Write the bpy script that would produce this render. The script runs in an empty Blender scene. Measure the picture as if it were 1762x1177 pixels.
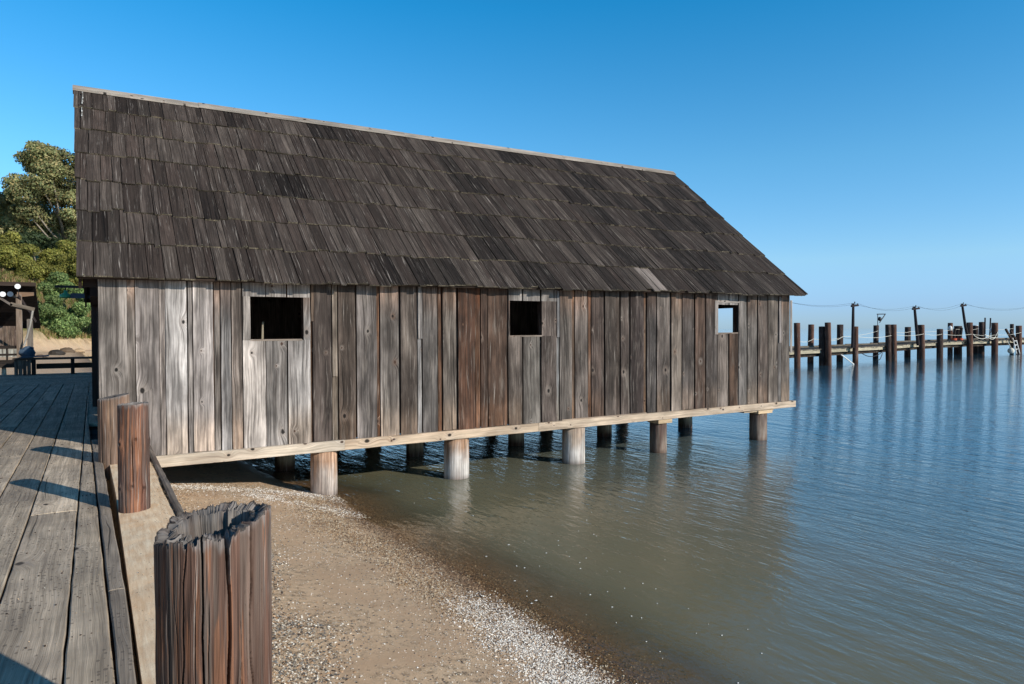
import bpy, bmesh, math, random
import numpy as np
random.seed(7); RNG = np.random.default_rng(11)
sc = bpy.context.scene
COL = sc.collection
R = math.radians
# ---------------------------------------------------------------- camera
cam_d = bpy.data.cameras.new('camera'); cam = bpy.data.objects.new('camera', cam_d); COL.objects.link(cam)
cam_d.sensor_width = 36.0; cam_d.lens = 1197.0 / 1762.0 * 36.0
cam_d.clip_start = 0.05; cam_d.clip_end = 60000
cam.location = (0, 0, 1.6)
cam.rotation_mode = 'XYZ'
from mathutils import Matrix, Vector
yaw, pitch, roll = R(58.96), R(1.01), R(0.25)
m = Matrix.Rotation(yaw - math.pi / 2, 4, 'Z') @ Matrix.Rotation(math.pi / 2 - pitch, 4, 'X') @ Matrix.Rotation(-roll, 4, 'Z')
cam.rotation_euler = m.to_euler()
sc.camera = cam
# ---------------------------------------------------------------- sky and sun
SUN_EL, SUN_X, SUN_Y = R(23.5), 0.444, -0.896
w = bpy.data.worlds.new('World'); sc.world = w; w.use_nodes = True
nt = w.node_tree; bg = nt.nodes['Background']
sky = nt.nodes.new('ShaderNodeTexSky'); sky.sky_type = 'NISHITA'; sky.sun_disc = False
sky.sun_elevation = SUN_EL; sky.sun_rotation = math.atan2(SUN_X, SUN_Y)
sky.altitude = 200; sky.air_density = 1.0; sky.dust_density = 0.15; sky.ozone_density = 3.0
tc = nt.nodes.new('ShaderNodeTexCoord'); sx = nt.nodes.new('ShaderNodeSeparateXYZ'); nt.links.new(tc.outputs['Generated'], sx.inputs[0])
cr = nt.nodes.new('ShaderNodeValToRGB'); nt.links.new(sx.outputs[2], cr.inputs[0]); el = cr.color_ramp.elements
el[0].position = 0.0; el[0].color = (.33, .52, .94, 1); el[1].position = 1.0; el[1].color = (.10, .20, .27, 1)
for p_, c_ in ((.03, (.37, .55, .98)), (.09, (.54, .73, .90)), (.22, (.40, .80, .93)), (.42, (.09, .77, 1.0)), (.46, (.12, .70, .90)), (.62, (.13, .34, .46))):
    e_ = el.new(p_); e_.color = (*c_, 1)
mx = nt.nodes.new('ShaderNodeVectorMath'); mx.operation = 'MULTIPLY'; nt.links.new(sky.outputs[0], mx.inputs[0]); nt.links.new(cr.outputs[0], mx.inputs[1])
m2 = nt.nodes.new('ShaderNodeVectorMath'); m2.operation = 'SCALE'; m2.inputs['Scale'].default_value = 1.30; nt.links.new(mx.outputs[0], m2.inputs[0])
nt.links.new(m2.outputs[0], bg.inputs[0]); bg.inputs[1].default_value = 0.15
sd = bpy.data.lights.new('sun', 'SUN'); sun = bpy.data.objects.new('sun', sd); COL.objects.link(sun)
sd.energy = 5.0; sd.angle = R(0.53); sd.color = (1.0, 0.93, 0.82)
sv = Vector((SUN_X * math.cos(SUN_EL), SUN_Y * math.cos(SUN_EL), math.sin(SUN_EL)))
sun.rotation_euler = sv.to_track_quat('Z', 'Y').to_euler()
sc.view_settings.view_transform = 'Standard'; sc.view_settings.look = 'None'
sc.view_settings.exposure = 0.0; sc.view_settings.gamma = 1.0
sc.cycles.max_bounces = 8; sc.cycles.transparent_max_bounces = 8

# ---------------------------------------------------------------- helpers
def lin(c, k=1.0):
    c = np.array(c, float) / 255.0
    return np.where(c <= 0.04045, c / 12.92, ((c + 0.055) / 1.055) ** 2.4) * k
def tag(o, label=None, cat=None, group=None, kind=None):
    if label: o['label'] = label
    if cat: o['category'] = cat
    if group: o['group'] = group
    if kind: o['kind'] = kind
    return o
def empty(name, loc=(0, 0, 0), label=None, cat=None, group=None):
    o = bpy.data.objects.new(name, None); COL.objects.link(o); o.location = loc
    o.empty_display_size = 0.2
    return tag(o, label, cat, group)
def link(name, me, mat, parent=None):
    o = bpy.data.objects.new(name, me); COL.objects.link(o)
    if mat: me.materials.append(mat)
    if parent:
        o.parent = parent
        off = Vector(parent.location); p = parent.parent
        while p: off += Vector(p.location); p = p.parent
        me.transform(Matrix.Translation(-off))
    return o
def npmesh(name, V, F, mat, parent=None, col=None, lc=None, smooth=False):
    """V (n,3); F (m,k) one face size; col (n,3), lc (n,3) per vertex"""
    V = np.asarray(V, np.float32); F = np.asarray(F, np.int32); k = F.shape[1]
    me = bpy.data.meshes.new(name)
    me.vertices.add(len(V)); me.vertices.foreach_set('co', V.ravel())
    me.loops.add(F.size); me.loops.foreach_set('vertex_index', F.ravel())
    me.polygons.add(len(F)); me.polygons.foreach_set('loop_start', np.arange(0, F.size, k, dtype=np.int32))
    me.update(calc_edges=True)
    if col is not None:
        a = me.attributes.new('col', 'FLOAT_COLOR', 'POINT')
        a.data.foreach_set('color', np.hstack([np.asarray(col, np.float32), np.ones((len(V), 1), np.float32)]).ravel())
    if lc is not None:
        a = me.attributes.new('lc', 'FLOAT_VECTOR', 'POINT'); a.data.foreach_set('vector', np.asarray(lc, np.float32).ravel())
    me.polygons.foreach_set('use_smooth', np.full(len(F), bool(smooth)))
    me.validate()
    return link(name, me, mat, parent)
class MB:
    """collects shapes, builds ONE mesh with col and lc attributes"""
    def __init__(s): s.V = []; s.F = []; s.C = []; s.L = []; s.n = 0
    def add(s, V, F, col, lc=None):
        V = np.asarray(V, float); n = len(V)
        col = np.asarray(col, float)
        if col.ndim == 1: col = np.tile(col, (n, 1))
        s.V.append(V); s.C.append(col); s.L.append(np.asarray(lc, float) if lc is not None else V.copy())
        s.F += [tuple(i + s.n for i in f) for f in F]; s.n += n
    def hexa(s, P, col, grain=2):
        """P 8 corners: bottom 4 ccw then top 4; grain = axis index (0,1,2) along the fibres"""
        P = np.asarray(P, float)
        F = [(0, 3, 2, 1), (4, 5, 6, 7), (0, 1, 5, 4), (1, 2, 6, 5), (2, 3, 7, 6), (3, 0, 4, 7)]
        ax = [np.linalg.norm(P[1] - P[0]), np.linalg.norm(P[3] - P[0]), np.linalg.norm(P[4] - P[0])]
        q = np.array([[0, 0, 0], [1, 0, 0], [1, 1, 0], [0, 1, 0], [0, 0, 1], [1, 0, 1], [1, 1, 1], [0, 1, 1]], float) * ax
        o = [i for i in range(3) if i != grain]
        r = random.random() * 90
        lc = np.stack([q[:, o[0]] + q[:, o[1]] + r, q[:, grain] + r * .37, np.full(8, r)], 1)
        s.add(P, F, col, lc)
    def box(s, x0, x1, y0, y1, z0, z1, col, grain=2, j=0.0):
        P = [(x0, y0, z0), (x1, y0, z0), (x1, y1, z0), (x0, y1, z0), (x0, y0, z1), (x1, y0, z1), (x1, y1, z1), (x0, y1, z1)]
        P = np.array(P, float)
        if j: P += np.array([[random.uniform(-j, j) for _ in range(3)] for _ in range(8)])
        s.hexa(P, col, grain)
    def bar(s, a, b, w_, h_, col, up=(0, 0, 1)):
        a = np.array(a, float); b = np.array(b, float); d = b - a; d /= np.linalg.norm(d)
        u = np.array(up, float); x = np.cross(d, u)
        if np.linalg.norm(x) < 1e-4: x = np.cross(d, (1, 0, 0.))
        x /= np.linalg.norm(x); u = np.cross(x, d)
        P = [a - x * w_ / 2 - u * h_ / 2, a + x * w_ / 2 - u * h_ / 2, a + x * w_ / 2 + u * h_ / 2, a - x * w_ / 2 + u * h_ / 2]
        P += [p + (b - a) for p in P]
        s.hexa(P, col, 2)
    def tube(s, pts, r, col, n=8, caps=True):
        pts = [np.array(p, float) for p in pts]; rr = r if hasattr(r, '__len__') else [r] * len(pts)
        V = []; L = []; rnd = random.random() * 50; acc = 0
        for i, p in enumerate(pts):
            d = pts[min(i + 1, len(pts) - 1)] - pts[max(i - 1, 0)]; d = d / (np.linalg.norm(d) + 1e-9)
            x = np.cross(d, (0, 0, 1.))
            if np.linalg.norm(x) < 0.05: x = np.cross(d, (0, 1., 0))
            x /= np.linalg.norm(x); y = np.cross(d, x)
            if i: acc += np.linalg.norm(p - pts[i - 1])
            for k in range(n):
                a = 2 * math.pi * k / n
                V.append(p + rr[i] * (math.cos(a) * x + math.sin(a) * y)); L.append((a * rr[i] + rnd, acc, rnd))
        F = []
        for i in range(len(pts) - 1):
            for k in range(n):
                F.append((i * n + k, i * n + (k + 1) % n, (i + 1) * n + (k + 1) % n, (i + 1) * n + k))
        if caps: F.append(tuple(range(n))); F.append(tuple((len(pts) - 1) * n + k for k in range(n))[::-1])
        s.add(V, F, col, L)
    def build(s, name, mat, parent=None, smooth=False):
        me = bpy.data.meshes.new(name)
        V = np.vstack(s.V); me.from_pydata(V.tolist(), [], s.F)
        a = me.attributes.new('col', 'FLOAT_COLOR', 'POINT'); C_ = np.vstack(s.C)
        a.data.foreach_set('color', np.hstack([C_, np.ones((len(V), 1))]).astype(np.float32).ravel())
        a = me.attributes.new('lc', 'FLOAT_VECTOR', 'POINT'); a.data.foreach_set('vector', np.vstack(s.L).astype(np.float32).ravel())
        me.polygons.foreach_set('use_smooth', np.full(len(me.polygons), bool(smooth)))
        me.update()
        bm = bmesh.new(); bm.from_mesh(me); bmesh.ops.recalc_face_normals(bm, faces=bm.faces); bm.to_mesh(me); bm.free()
        return link(name, me, mat, parent)
def vnoise(x, y, seed=0, py=None):
    """smooth value noise; py = period along x in cells"""
    r = np.random.default_rng(seed); T = r.random((256, 256))
    xi = np.floor(x).astype(int); yi = np.floor(y).astype(int); fx = x - xi; fy = y - yi
    fx = fx * fx * (3 - 2 * fx); fy = fy * fy * (3 - 2 * fy)
    x0 = xi % (py or 256); x1 = (xi + 1) % (py or 256); y0 = yi % 256; y1 = (yi + 1) % 256
    return (T[x0, y0] * (1 - fx) + T[x1, y0] * fx) * (1 - fy) + (T[x0, y1] * (1 - fx) + T[x1, y1] * fx) * fy
def sstep(a, b, x): t = np.clip((x - a) / (b - a), 0, 1); return t * t * (3 - 2 * t)

# ---------------------------------------------------------------- materials
class NB:
    def __init__(s, name):
        s.m = bpy.data.materials.new(name); s.m.use_nodes = True; s.t = s.m.node_tree; s.t.nodes.clear()
        s.out = s.t.nodes.new('ShaderNodeOutputMaterial')
    def n(s, ty, ins=None, **kw):
        o = s.t.nodes.new(ty)
        for k, v in kw.items(): setattr(o, k, v)
        for k, v in (ins or {}).items():
            if isinstance(v, bpy.types.NodeSocket): s.t.links.new(v, o.inputs[k])
            else: o.inputs[k].default_value = v
        return o
    def math(s, op, a, b=0.0, c=0.0, clamp=False):
        return s.n('ShaderNodeMath', {0: a, 1: b, 2: c}, operation=op, use_clamp=clamp).outputs[0]
    def ramp(s, x, a, b, lo=0.0, hi=1.0):
        return s.n('ShaderNodeMapRange', {0: x, 1: a, 2: b, 3: lo, 4: hi}).outputs[0]
    def mix(s, f, a, b, bt='MIX'):
        o = s.n('ShaderNodeMix', data_type='RGBA', blend_type=bt)
        for k, v in ((0, f), (6, a), (7, b)):
            if isinstance(v, bpy.types.NodeSocket): s.t.links.new(v, o.inputs[k])
            else: o.inputs[k].default_value = v if k == 0 else (tuple(v) + (1,))[:4]
        return o.outputs[2]
    def noise(s, v, scale, detail=4, rough=.5, dist=0.0):
        return s.n('ShaderNodeTexNoise', {'Vector': v, 'Scale': scale, 'Detail': detail, 'Roughness': rough, 'Distortion': dist}).outputs[0]
    def scale(s, v, sc_):
        return s.n('ShaderNodeMapping', {'Vector': v, 'Scale': sc_}).outputs[0]
    def bump(s, h, dist, strength=1.0, nrm=None):
        i = {'Height': h, 'Distance': dist, 'Strength': strength}
        if nrm: i['Normal'] = nrm
        return s.n('ShaderNodeBump', i).outputs[0]
    def done(s, col, rough=0.85, nrm=None, spec=0.25):
        i = {'Base Color': col, 'Roughness': rough, 'Specular IOR Level': spec}
        if nrm: i['Normal'] = nrm
        p = s.n('ShaderNodeBsdfPrincipled', i); s.t.links.new(p.outputs[0], s.out.inputs[0]); return s.m
def wood(name, knots=True, contrast=1.0, stain=0.0, lichen=0.0, bumpd=0.004, along=1.0, blotch=0.5, silver=0.35, kn=(3.6, 2.0, .6), spots=False, streak=0.0, silc=(176, 168, 162)):
    b = NB(name)
    lc = b.n('ShaderNodeAttribute', attribute_name='lc').outputs['Vector']
    col = b.n('ShaderNodeAttribute', attribute_name='col').outputs['Color']
    if knots:
        sl = b.scale(lc, (kn[0], kn[1], 1.0))
        vn = b.n('ShaderNodeTexVoronoi', {'Vector': sl, 'Scale': 1.0, 'Randomness': 1.0}, voronoi_dimensions='2D')
        df = b.n('ShaderNodeVectorMath', {0: sl, 1: vn.outputs['Position']}, operation='SUBTRACT').outputs[0]
        df = b.scale(df, (1 / kn[0], .72 / kn[1], 0))
        dm = b.n('ShaderNodeVectorMath', {0: df}, operation='LENGTH').outputs['Value']      # metres from the knot
        dm = b.math('ADD', dm, b.math('MULTIPLY', b.math('SUBTRACT', b.noise(lc, 38, 2), .5), .012))
        rnd = b.n('ShaderNodeSeparateColor', {0: vn.outputs['Color']}).outputs
        ks = b.ramp(rnd[0], 1 - kn[2], 1.0, .35, 1.0); has = b.math('GREATER_THAN', rnd[0], 1 - kn[2])
        vor = b.math('DIVIDE', dm, b.math('MAXIMUM', b.math('MULTIPLY', ks, b.ramp(rnd[2], 0, 1, .6, 1.35)), .05))
        vor = b.math('ADD', vor, b.math('MULTIPLY', b.math('SUBTRACT', 1.0, has), 9.0))
        kdp = b.math('POWER', b.ramp(vor, 0.0, 0.16, 1.0, 0.0), 2.0)
    else: kdp = b.math('MULTIPLY', b.n('ShaderNodeSeparateXYZ', {0: lc}).outputs[0], 0.0)
    sep = b.n('ShaderNodeSeparateXYZ', {0: lc})
    wob = b.noise(b.scale(lc, (2.0, 0.9, 1.0)), 1.0, 2)
    u = b.math('ADD', sep.outputs[0], b.math('ADD', b.math('MULTIPLY', kdp, 0.09), b.math('MULTIPLY', wob, 0.10)))
    gv = b.n('ShaderNodeCombineXYZ', {0: u, 1: b.math('MULTIPLY', sep.outputs[1], along), 2: sep.outputs[2]}).outputs[0]
    g1 = b.noise(b.scale(gv, (55, 0.9, 1)), 1.0, 3, .6)
    g2 = b.noise(b.scale(gv, (210, 3.0, 1)), 1.0, 3, .6)
    g3 = b.noise(b.scale(gv, (14, 0.5, 1)), 1.0, 2, .5)
    big = b.noise(b.scale(gv, (6, 1.6, 1)), 1.0, 4, .6)
    grain = b.math('ADD', b.math('ADD', b.math('MULTIPLY', g1, 0.45), b.math('MULTIPLY', g2, 0.3)), b.math('MULTIPLY', g3, 0.25))
    gf = b.ramp(grain, 0.33, 0.66, 1 - 0.48 * contrast, 1 + 0.42 * contrast)
    gcol = b.n('ShaderNodeCombineColor', {0: gf, 1: gf, 2: gf}).outputs[0]
    c = b.mix(1.0, col, gcol, 'MULTIPLY')
    # broad weathering: greyer/lighter patches and darker ones, per plank coordinates
    bf = b.ramp(big, 0.35, 0.72, 1 - 0.42 * blotch, 1 + 0.55 * blotch)
    c = b.mix(1.0, c, b.n('ShaderNodeCombineColor', {0: bf, 1: bf, 2: bf}).outputs[0], 'MULTIPLY')
    sm = b.ramp(b.noise(b.scale(gv, (9, 1.1, 1.3)), 1.0, 4, .65), 0.56, 0.75, 0.0, silver)
    c = b.mix(sm, c, tuple(lin(silc)))
    if streak:
        k1 = b.ramp(b.noise(b.scale(gv, (26, 0.55, 2.3)), 1.0, 4, .62), 0.50, 0.66, 0.0, streak)
        k2 = b.ramp(b.noise(b.scale(gv, (4.5, 0.8, 3.1)), 1.0, 3, .6), 0.52, 0.68, 0.0, streak * .8)
        c = b.mix(b.math('MAXIMUM', k1, k2), c, tuple(lin((46, 38, 34))))
        k3 = b.ramp(b.noise(b.scale(gv, (60, 1.3, 2.9)), 1.0, 4, .65), 0.60, 0.72, 0.0, .5)
        c = b.mix(k3, c, tuple(lin((188, 178, 168))))
    if stain:
        st = b.ramp(b.noise(b.scale(gv, (11, 0.8, 2.0)), 1.0, 4, .6), 0.52, 0.72, 0.0, stain)
        c = b.mix(st, c, tuple(lin((150, 82, 45))))
    crack = b.ramp(b.noise(b.scale(gv, (38, 0.45, 1.7)), 1.0, 2, .5), 0.27, 0.34, 0.30, 1.0)
    c = b.mix(1.0, c, b.n('ShaderNodeCombineColor', {0: crack, 1: crack, 2: crack}).outputs[0], 'MULTIPLY')
    if knots:
        halo = b.ramp(vor, 0.03, 0.085, 1.0, 0.0)
        ring = b.ramp(b.math('SINE', b.math('MULTIPLY', vor, 520.0)), -1, 1, .6, 1.0)
        hc = b.mix(rnd[1], tuple(lin((172, 162, 152))), tuple(lin((120, 90, 70))))
        c = b.mix(b.math('MULTIPLY', b.math('MULTIPLY', halo, 0.36), ring), c, hc)
        c = b.mix(b.ramp(vor, 0.018, 0.030, 0.94, 0.0), c, b.mix(b.math('GREATER_THAN', rnd[2], .55), tuple(lin((62, 44, 36))), (.006, .005, .005)))
    if spots:
        vs = b.n('ShaderNodeTexVoronoi', {'Vector': b.scale(lc, (34, 24, 1)), 'Scale': 1.0, 'Randomness': 1.0}, voronoi_dimensions='2D')
        rs_ = b.n('ShaderNodeSeparateColor', {0: vs.outputs['Color']}).outputs
        reg = b.ramp(b.noise(b.scale(lc, (2.5, 1.0, 1)), 1.0, 3, .5), .40, .62, 0, .62)
        sz = b.math('MULTIPLY', b.math('LESS_THAN', rs_[0], reg), b.ramp(rs_[1], 0, 1, .12, .34))
        sp = b.math('LESS_THAN', vs.outputs['Distance'], sz)
        c = b.mix(b.math('MULTIPLY', sp, .55), c, tuple(lin((74, 66, 60))))
        dirt = b.ramp(b.noise(b.n('ShaderNodeNewGeometry').outputs['Position'], 2.3, 5, .65), .42, .68, 0, .45)
        c = b.mix(dirt, c, tuple(lin((118, 108, 98))))
    if lichen:
        geo = b.n('ShaderNodeNewGeometry').outputs['Position']
        lf = b.ramp(b.noise(geo, 60, 3, .7), 0.66, 0.74, 0.0, lichen)
        c = b.mix(lf, c, tuple(lin((165, 160, 135))))
    h = b.math('ADD', b.math('MULTIPLY', grain, 1.0), b.math('MULTIPLY', crack, 0.5))
    return b.done(c, 0.9, b.bump(h, bumpd), 0.2)
M = {}
M['wall'] = wood('weathered_board', True, 1.8, 0.0, 0, .010, 1, .9, .32, (2.5, 1.4, .46), False, .66, (166, 154, 142))
M['shingle'] = wood('roof_shingle', False, 2.0, 0.0, 0.16, .012, 1, .5, .10, (3, 2, .5), False, .6, (120, 110, 102))
M['deck'] = wood('deck_plank', True, 1.15, 0.0, 0.0, .007, 1, .35, .15, (2.4, .9, .35), True, .28, (178, 168, 154))
M['beam'] = wood('pale_timber', True, .9, 0.10, 0.0, .004, 1, .45, .25, (4, 3, .6), False, .30, (190, 182, 172))
M['pile'] = wood('pile_wood', False, 1.5, 0.12, 0.05, .010, 1, .8, .35, (3, 2, .5), False, .35)
M['darkwood'] = wood('dark_wood', False, .8, 0, 0, .003, 1, .4, .05)
M['post'] = wood('split_post_wood', False, 1.3, 0.10, 0.0, .010, 1, .6, .18, (3, 2, .5), False, .32, (140, 132, 126))
def plain(name, colr, rough=.6, var=.25, sc_=8.0, spec=.3, bd=0.002):
    b = NB(name); geo = b.n('ShaderNodeNewGeometry').outputs['Position']
    nz = b.noise(geo, sc_, 5, .6); f = b.ramp(nz, .3, .7, 1 - var, 1 + var)
    c = b.mix(1.0, tuple(colr), b.n('ShaderNodeCombineColor', {0: f, 1: f, 2: f}).outputs[0], 'MULTIPLY')
    return b.done(c, rough, b.bump(nz, bd), spec)
M['iron'] = plain('dark_iron', (.02, .022, .025), .6)
M['green'] = plain('green_enamel', lin((70, 150, 110)), .35, .15)
M['white'] = plain('white_paint', (.75, .75, .72), .5, .1)
M['rope'] = plain('pale_rope', (.62, .6, .52), .9, .15, 40)
M['red'] = plain('orange_plastic', lin((190, 80, 50)), .5, .15)
M['bluebag'] = plain('blue_tarp', (.05, .08, .12), .6, .3, 5)
M['glassbulb'] = plain('floodlight_lens', (.8, .8, .78), .2, .05)
def concrete():
    b = NB('worn_concrete'); geo = b.n('ShaderNodeNewGeometry').outputs['Position']
    st = b.n('ShaderNodeMapping', {'Vector': geo, 'Rotation': (0, 0, R(-62)), 'Scale': (30, 3, 8)}).outputs[0]
    a = b.noise(st, 1.0, 5, .65); d = b.noise(geo, 3.0, 5, .6); e = b.noise(geo, 140, 3, .7)
    c = b.mix(b.ramp(a, .35, .7), tuple(lin((216, 184, 148))), tuple(lin((248, 228, 196))))
    c = b.mix(b.ramp(d, .45, .7, 0, .6), c, tuple(lin((226, 182, 136))))
    c = b.mix(b.ramp(e, .3, .42, .5, 0), c, tuple(lin((110, 92, 75))))
    return b.done(c, .9, b.bump(b.math('ADD', a, b.math('MULTIPLY', e, .5)), .0025), .2)
M['concrete'] = concrete()
def ground_mat():
    b = NB('beach_sand'); geo = b.n('ShaderNodeNewGeometry').outputs['Position']
    sep = b.n('ShaderNodeSeparateXYZ', {0: geo})
    n1 = b.noise(geo, 1.6, 5, .6); n2 = b.noise(geo, 90, 4, .75); n3 = b.noise(geo, 14, 4, .6)
    c = b.mix(b.ramp(n1, .35, .65), tuple(lin((188, 158, 128))), tuple(lin((206, 178, 146))))
    v = b.n('ShaderNodeTexVoronoi', {'Vector': geo, 'Scale': 85.0}); rc = v.outputs['Color']
    rs = b.n('ShaderNodeSeparateColor', {0: rc}).outputs[0]
    grit = b.math('MULTIPLY', b.ramp(n3, .45, .62, 0, .8), b.ramp(n1, .42, .60, .1, 1.0))
    g = b.n('ShaderNodeValToRGB', {0: rs}); cr = g.color_ramp
    cr.elements[0].color = (*lin((60, 50, 42)), 1); cr.elements[1].color = (*lin((225, 215, 200)), 1)
    for p_, c_ in ((.35, (110, 95, 78)), (.7, (160, 135, 105)), (.88, (185, 165, 140))):
        e_ = cr.elements.new(p_); e_.color = (*lin(c_), 1)
    c = b.mix(grit, c, g.outputs[0])
    c = b.mix(b.ramp(n2, .26, .34, .35, 0), c, tuple(lin((90, 74, 58))))
    # wet and weed-darkened below the tide line
    zz = b.math('ADD', sep.outputs[2], b.math('MULTIPLY', b.noise(geo, 5, 4, .6), .10))
    wet = b.ramp(zz, -1.06, -.985, 1.0, 0.0)
    c = b.mix(wet, c, b.mix(1.0, c, (.42, .34, .27), 'MULTIPLY'))
    # grassy bank above the cove
    gr = b.math('MULTIPLY', b.ramp(sep.outputs[1], 100, 108), b.ramp(b.math('ADD', sep.outputs[2], b.math('MULTIPLY', b.noise(geo, .35, 4, .6), 3.2)), 2.2, 3.6))
    gn = b.noise(geo, .9, 5, .7)
    gc = b.mix(b.ramp(gn, .35, .65), tuple(lin((112, 104, 62))), tuple(lin((92, 100, 52))))
    clay = b.math('MULTIPLY', b.ramp(b.math('SUBTRACT', sep.outputs[1], b.math('MULTIPLY', sep.outputs[0], 2.2)), 118.6, 120.6), b.ramp(sep.outputs[0], -9, -4))
    c = b.mix(clay, c, b.mix(b.ramp(gn, .3, .7), tuple(lin((214, 186, 146))), tuple(lin((128, 102, 76)))))
    c = b.mix(gr, c, gc)
    rough = b.ramp(wet, 0, 1, .9, .35)
    return b.done(c, rough, b.bump(b.math('ADD', n2, b.math('MULTIPLY', rs, .5)), .006), .3)
M['ground'] = ground_mat()
def water_mat():
    b = NB('bay_water'); geo = b.n('ShaderNodeNewGeometry').outputs['Position']
    op = b.n('ShaderNodeAttribute', attribute_name='col').outputs['Fac']
    sep = b.n('ShaderNodeSeparateXYZ', {0: geo})
    def wave(rot, sx, sy, detail, dist=.4):
        return b.noise(b.n('ShaderNodeMapping', {'Vector': geo, 'Rotation': (0, 0, R(rot)), 'Scale': (sx, sy, 1)}).outputs[0], 1.0, detail, .55, dist)
    w1 = wave(-12, 4.2, 1.1, 2)        # wind ripples, crests along +Y
    w2 = wave(-26, 10, 3.2, 3)
    w3 = wave(10, 19, 11, 3)
    w4 = wave(-14, 1.5, .55, 2)
    w0 = wave(-20, .5, .22, 2)
    # calmer in the lee of the shed
    calm = b.math('MULTIPLY', b.ramp(sep.outputs[0], 2.0, 11.5, .50, 1.0), 1.0)
    h = b.math('ADD', b.math('MULTIPLY', w1, .026), b.math('ADD', b.math('MULTIPLY', w2, .014), b.math('MULTIPLY', w3, .0058)))
    h = b.math('ADD', b.math('MULTIPLY', h, calm), b.math('ADD', b.math('MULTIPLY', w0, .05), b.math('MULTIPLY', w4, b.ramp(sep.outputs[0], 8, 35, .0, .030))))
    h = b.math('MULTIPLY', h, b.ramp(sep.outputs[0], 12, 45, 1.0, .38))
    nrm = b.bump(h, 1.0)
    inc = b.n('ShaderNodeNewGeometry').outputs['Incoming']
    cs = b.math('ABSOLUTE', b.n('ShaderNodeVectorMath', {0: inc, 1: nrm}, operation='DOT_PRODUCT').outputs['Value'])
    fr = b.math('ADD', .02, b.math('MULTIPLY', .98, b.math('POWER', b.math('SUBTRACT', 1.0, cs, clamp=True), 5.0)))
    murk = b.mix(b.ramp(b.noise(geo, .35, 4, .6), .35, .65), tuple(lin((122, 116, 92))), tuple(lin((110, 110, 90))))
    murk = b.mix(b.ramp(b.math('ADD', sep.outputs[0], b.math('MULTIPLY', b.noise(geo, .2, 3, .5), 3.0)), 7.0, 18.0), murk, tuple(lin((50, 84, 104))))
    dif = b.n('ShaderNodeBsdfDiffuse', {'Color': murk}).outputs[0]
    tr = b.n('ShaderNodeBsdfTransparent', {'Color': (.97, .94, .86, 1)}).outputs[0]
    body = b.n('ShaderNodeMixShader', {0: op, 1: tr, 2: dif}).outputs[0]
    gl = b.n('ShaderNodeBsdfGlossy', {'Color': (1, 1, 1, 1), 'Roughness': b.ramp(sep.outputs[0], 9.0, 40.0, .012, .035), 'Normal': nrm}).outputs[0]
    fin = b.n('ShaderNodeMixShader', {0: fr, 1: body, 2: gl}).outputs[0]
    b.t.links.new(fin, b.out.inputs[0]); return b.m
M['water'] = water_mat()
def attr_mat(name, rough=.8, spec=.25, var=.2, sc_=30, transl=0.0):
    b = NB(name); geo = b.n('ShaderNodeNewGeometry').outputs['Position']
    col = b.n('ShaderNodeAttribute', attribute_name='col').outputs['Color']
    f = b.ramp(b.noise(geo, sc_, 3, .6), .3, .7, 1 - var, 1 + var)
    c = b.mix(1.0, col, b.n('ShaderNodeCombineColor', {0: f, 1: f, 2: f}).outputs[0], 'MULTIPLY')
    b.done(c, rough, None, spec)
    if transl:
        p = [n for n in b.t.nodes if n.type == 'BSDF_PRINCIPLED'][0]
        t = b.n('ShaderNodeBsdfTranslucent', {'Color': c}).outputs[0]
        mx = b.n('ShaderNodeMixShader', {0: transl, 1: p.outputs[0], 2: t}).outputs[0]
        b.t.links.new(mx, b.out.inputs[0])
    return b.m
M['pebble'] = attr_mat('pebble_and_shell', .7, .3, .1, 200)
M['leaf'] = attr_mat('foliage', .65, .3, .15, .5, .35)
M['bark'] = attr_mat('bark', .9, .1, .35, 6)

# ---------------------------------------------------------------- ground, water
ZW = -1.10
def shore(Y):
    return np.interp(Y, [-50, 3, 4.2, 5.6, 7, 8.5, 10, 11.3, 12.2, 14, 20, 32, 60, 82, 100, 135, 400],
                     [3.3, 3.35, 3.38, 3.50, 3.46, 3.36, 3.33, 3.30, 3.0, 2.7, 2.2, 1.0, .2, -.5, -1.1, -2, -2])
def terrain(X, Y):
    s = shore(Y) + .16 * (vnoise(X * .15, Y * .9, 3) - .5) + .05 * (vnoise(X * .4, Y * 2.7, 6) - .5)
    dx = X - s
    near = ZW - np.where(dx < 0, np.maximum(dx, -3.2) * .155, dx * .11 + np.maximum(dx - .7, 0) * .12)
    far = ZW - np.where(dx < 0, np.maximum(dx, -30) * .045, dx * .1)
    t = sstep(22, 45, Y)
    z = near * (1 - t) + far * t
    z = np.maximum(z, -3.2)
    yb = 112 + (X + 4) * 2.2
    wdt = sstep(60, 25, X)
    bank = (sstep(-4, 1.5, Y - yb) * 2.2 + sstep(0, 26, Y - yb) * 8.0 + sstep(20, 140, Y - yb) * 22) * wdt * sstep(900, 500, Y) * sstep(-500, -200, X)
    bank = bank * (1 + .35 * (vnoise(X * .25, Y * .2, 8) - .5)) + sstep(-4, 1, Y - yb) * wdt * ((vnoise(X * .9, Y * .7, 9) - .5) * 1.4 + (vnoise(X * 2.1, Y * 1.1, 19) - .5) * .7) * sstep(900, 500, Y)
    z = np.where(bank > 0.001, np.maximum(z, -1.1) + bank, z)
    z = z + .018 * (vnoise(X * 2.2, Y * 2.2, 4) - .5) + .006 * (vnoise(X * 9, Y * 9, 5) - .5)
    return z
def axis(lo, hi, step, far, g=1.18):
    c = list(np.arange(lo, hi, step)); s = step; a = [hi]
    while a[-1] < far: s *= g; a.append(a[-1] + s)
    s = step; b_ = [lo - step]
    while b_[-1] > -far: s *= g; b_.append(b_[-1] - s)
    return np.array(b_[::-1] + c + a)
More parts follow.
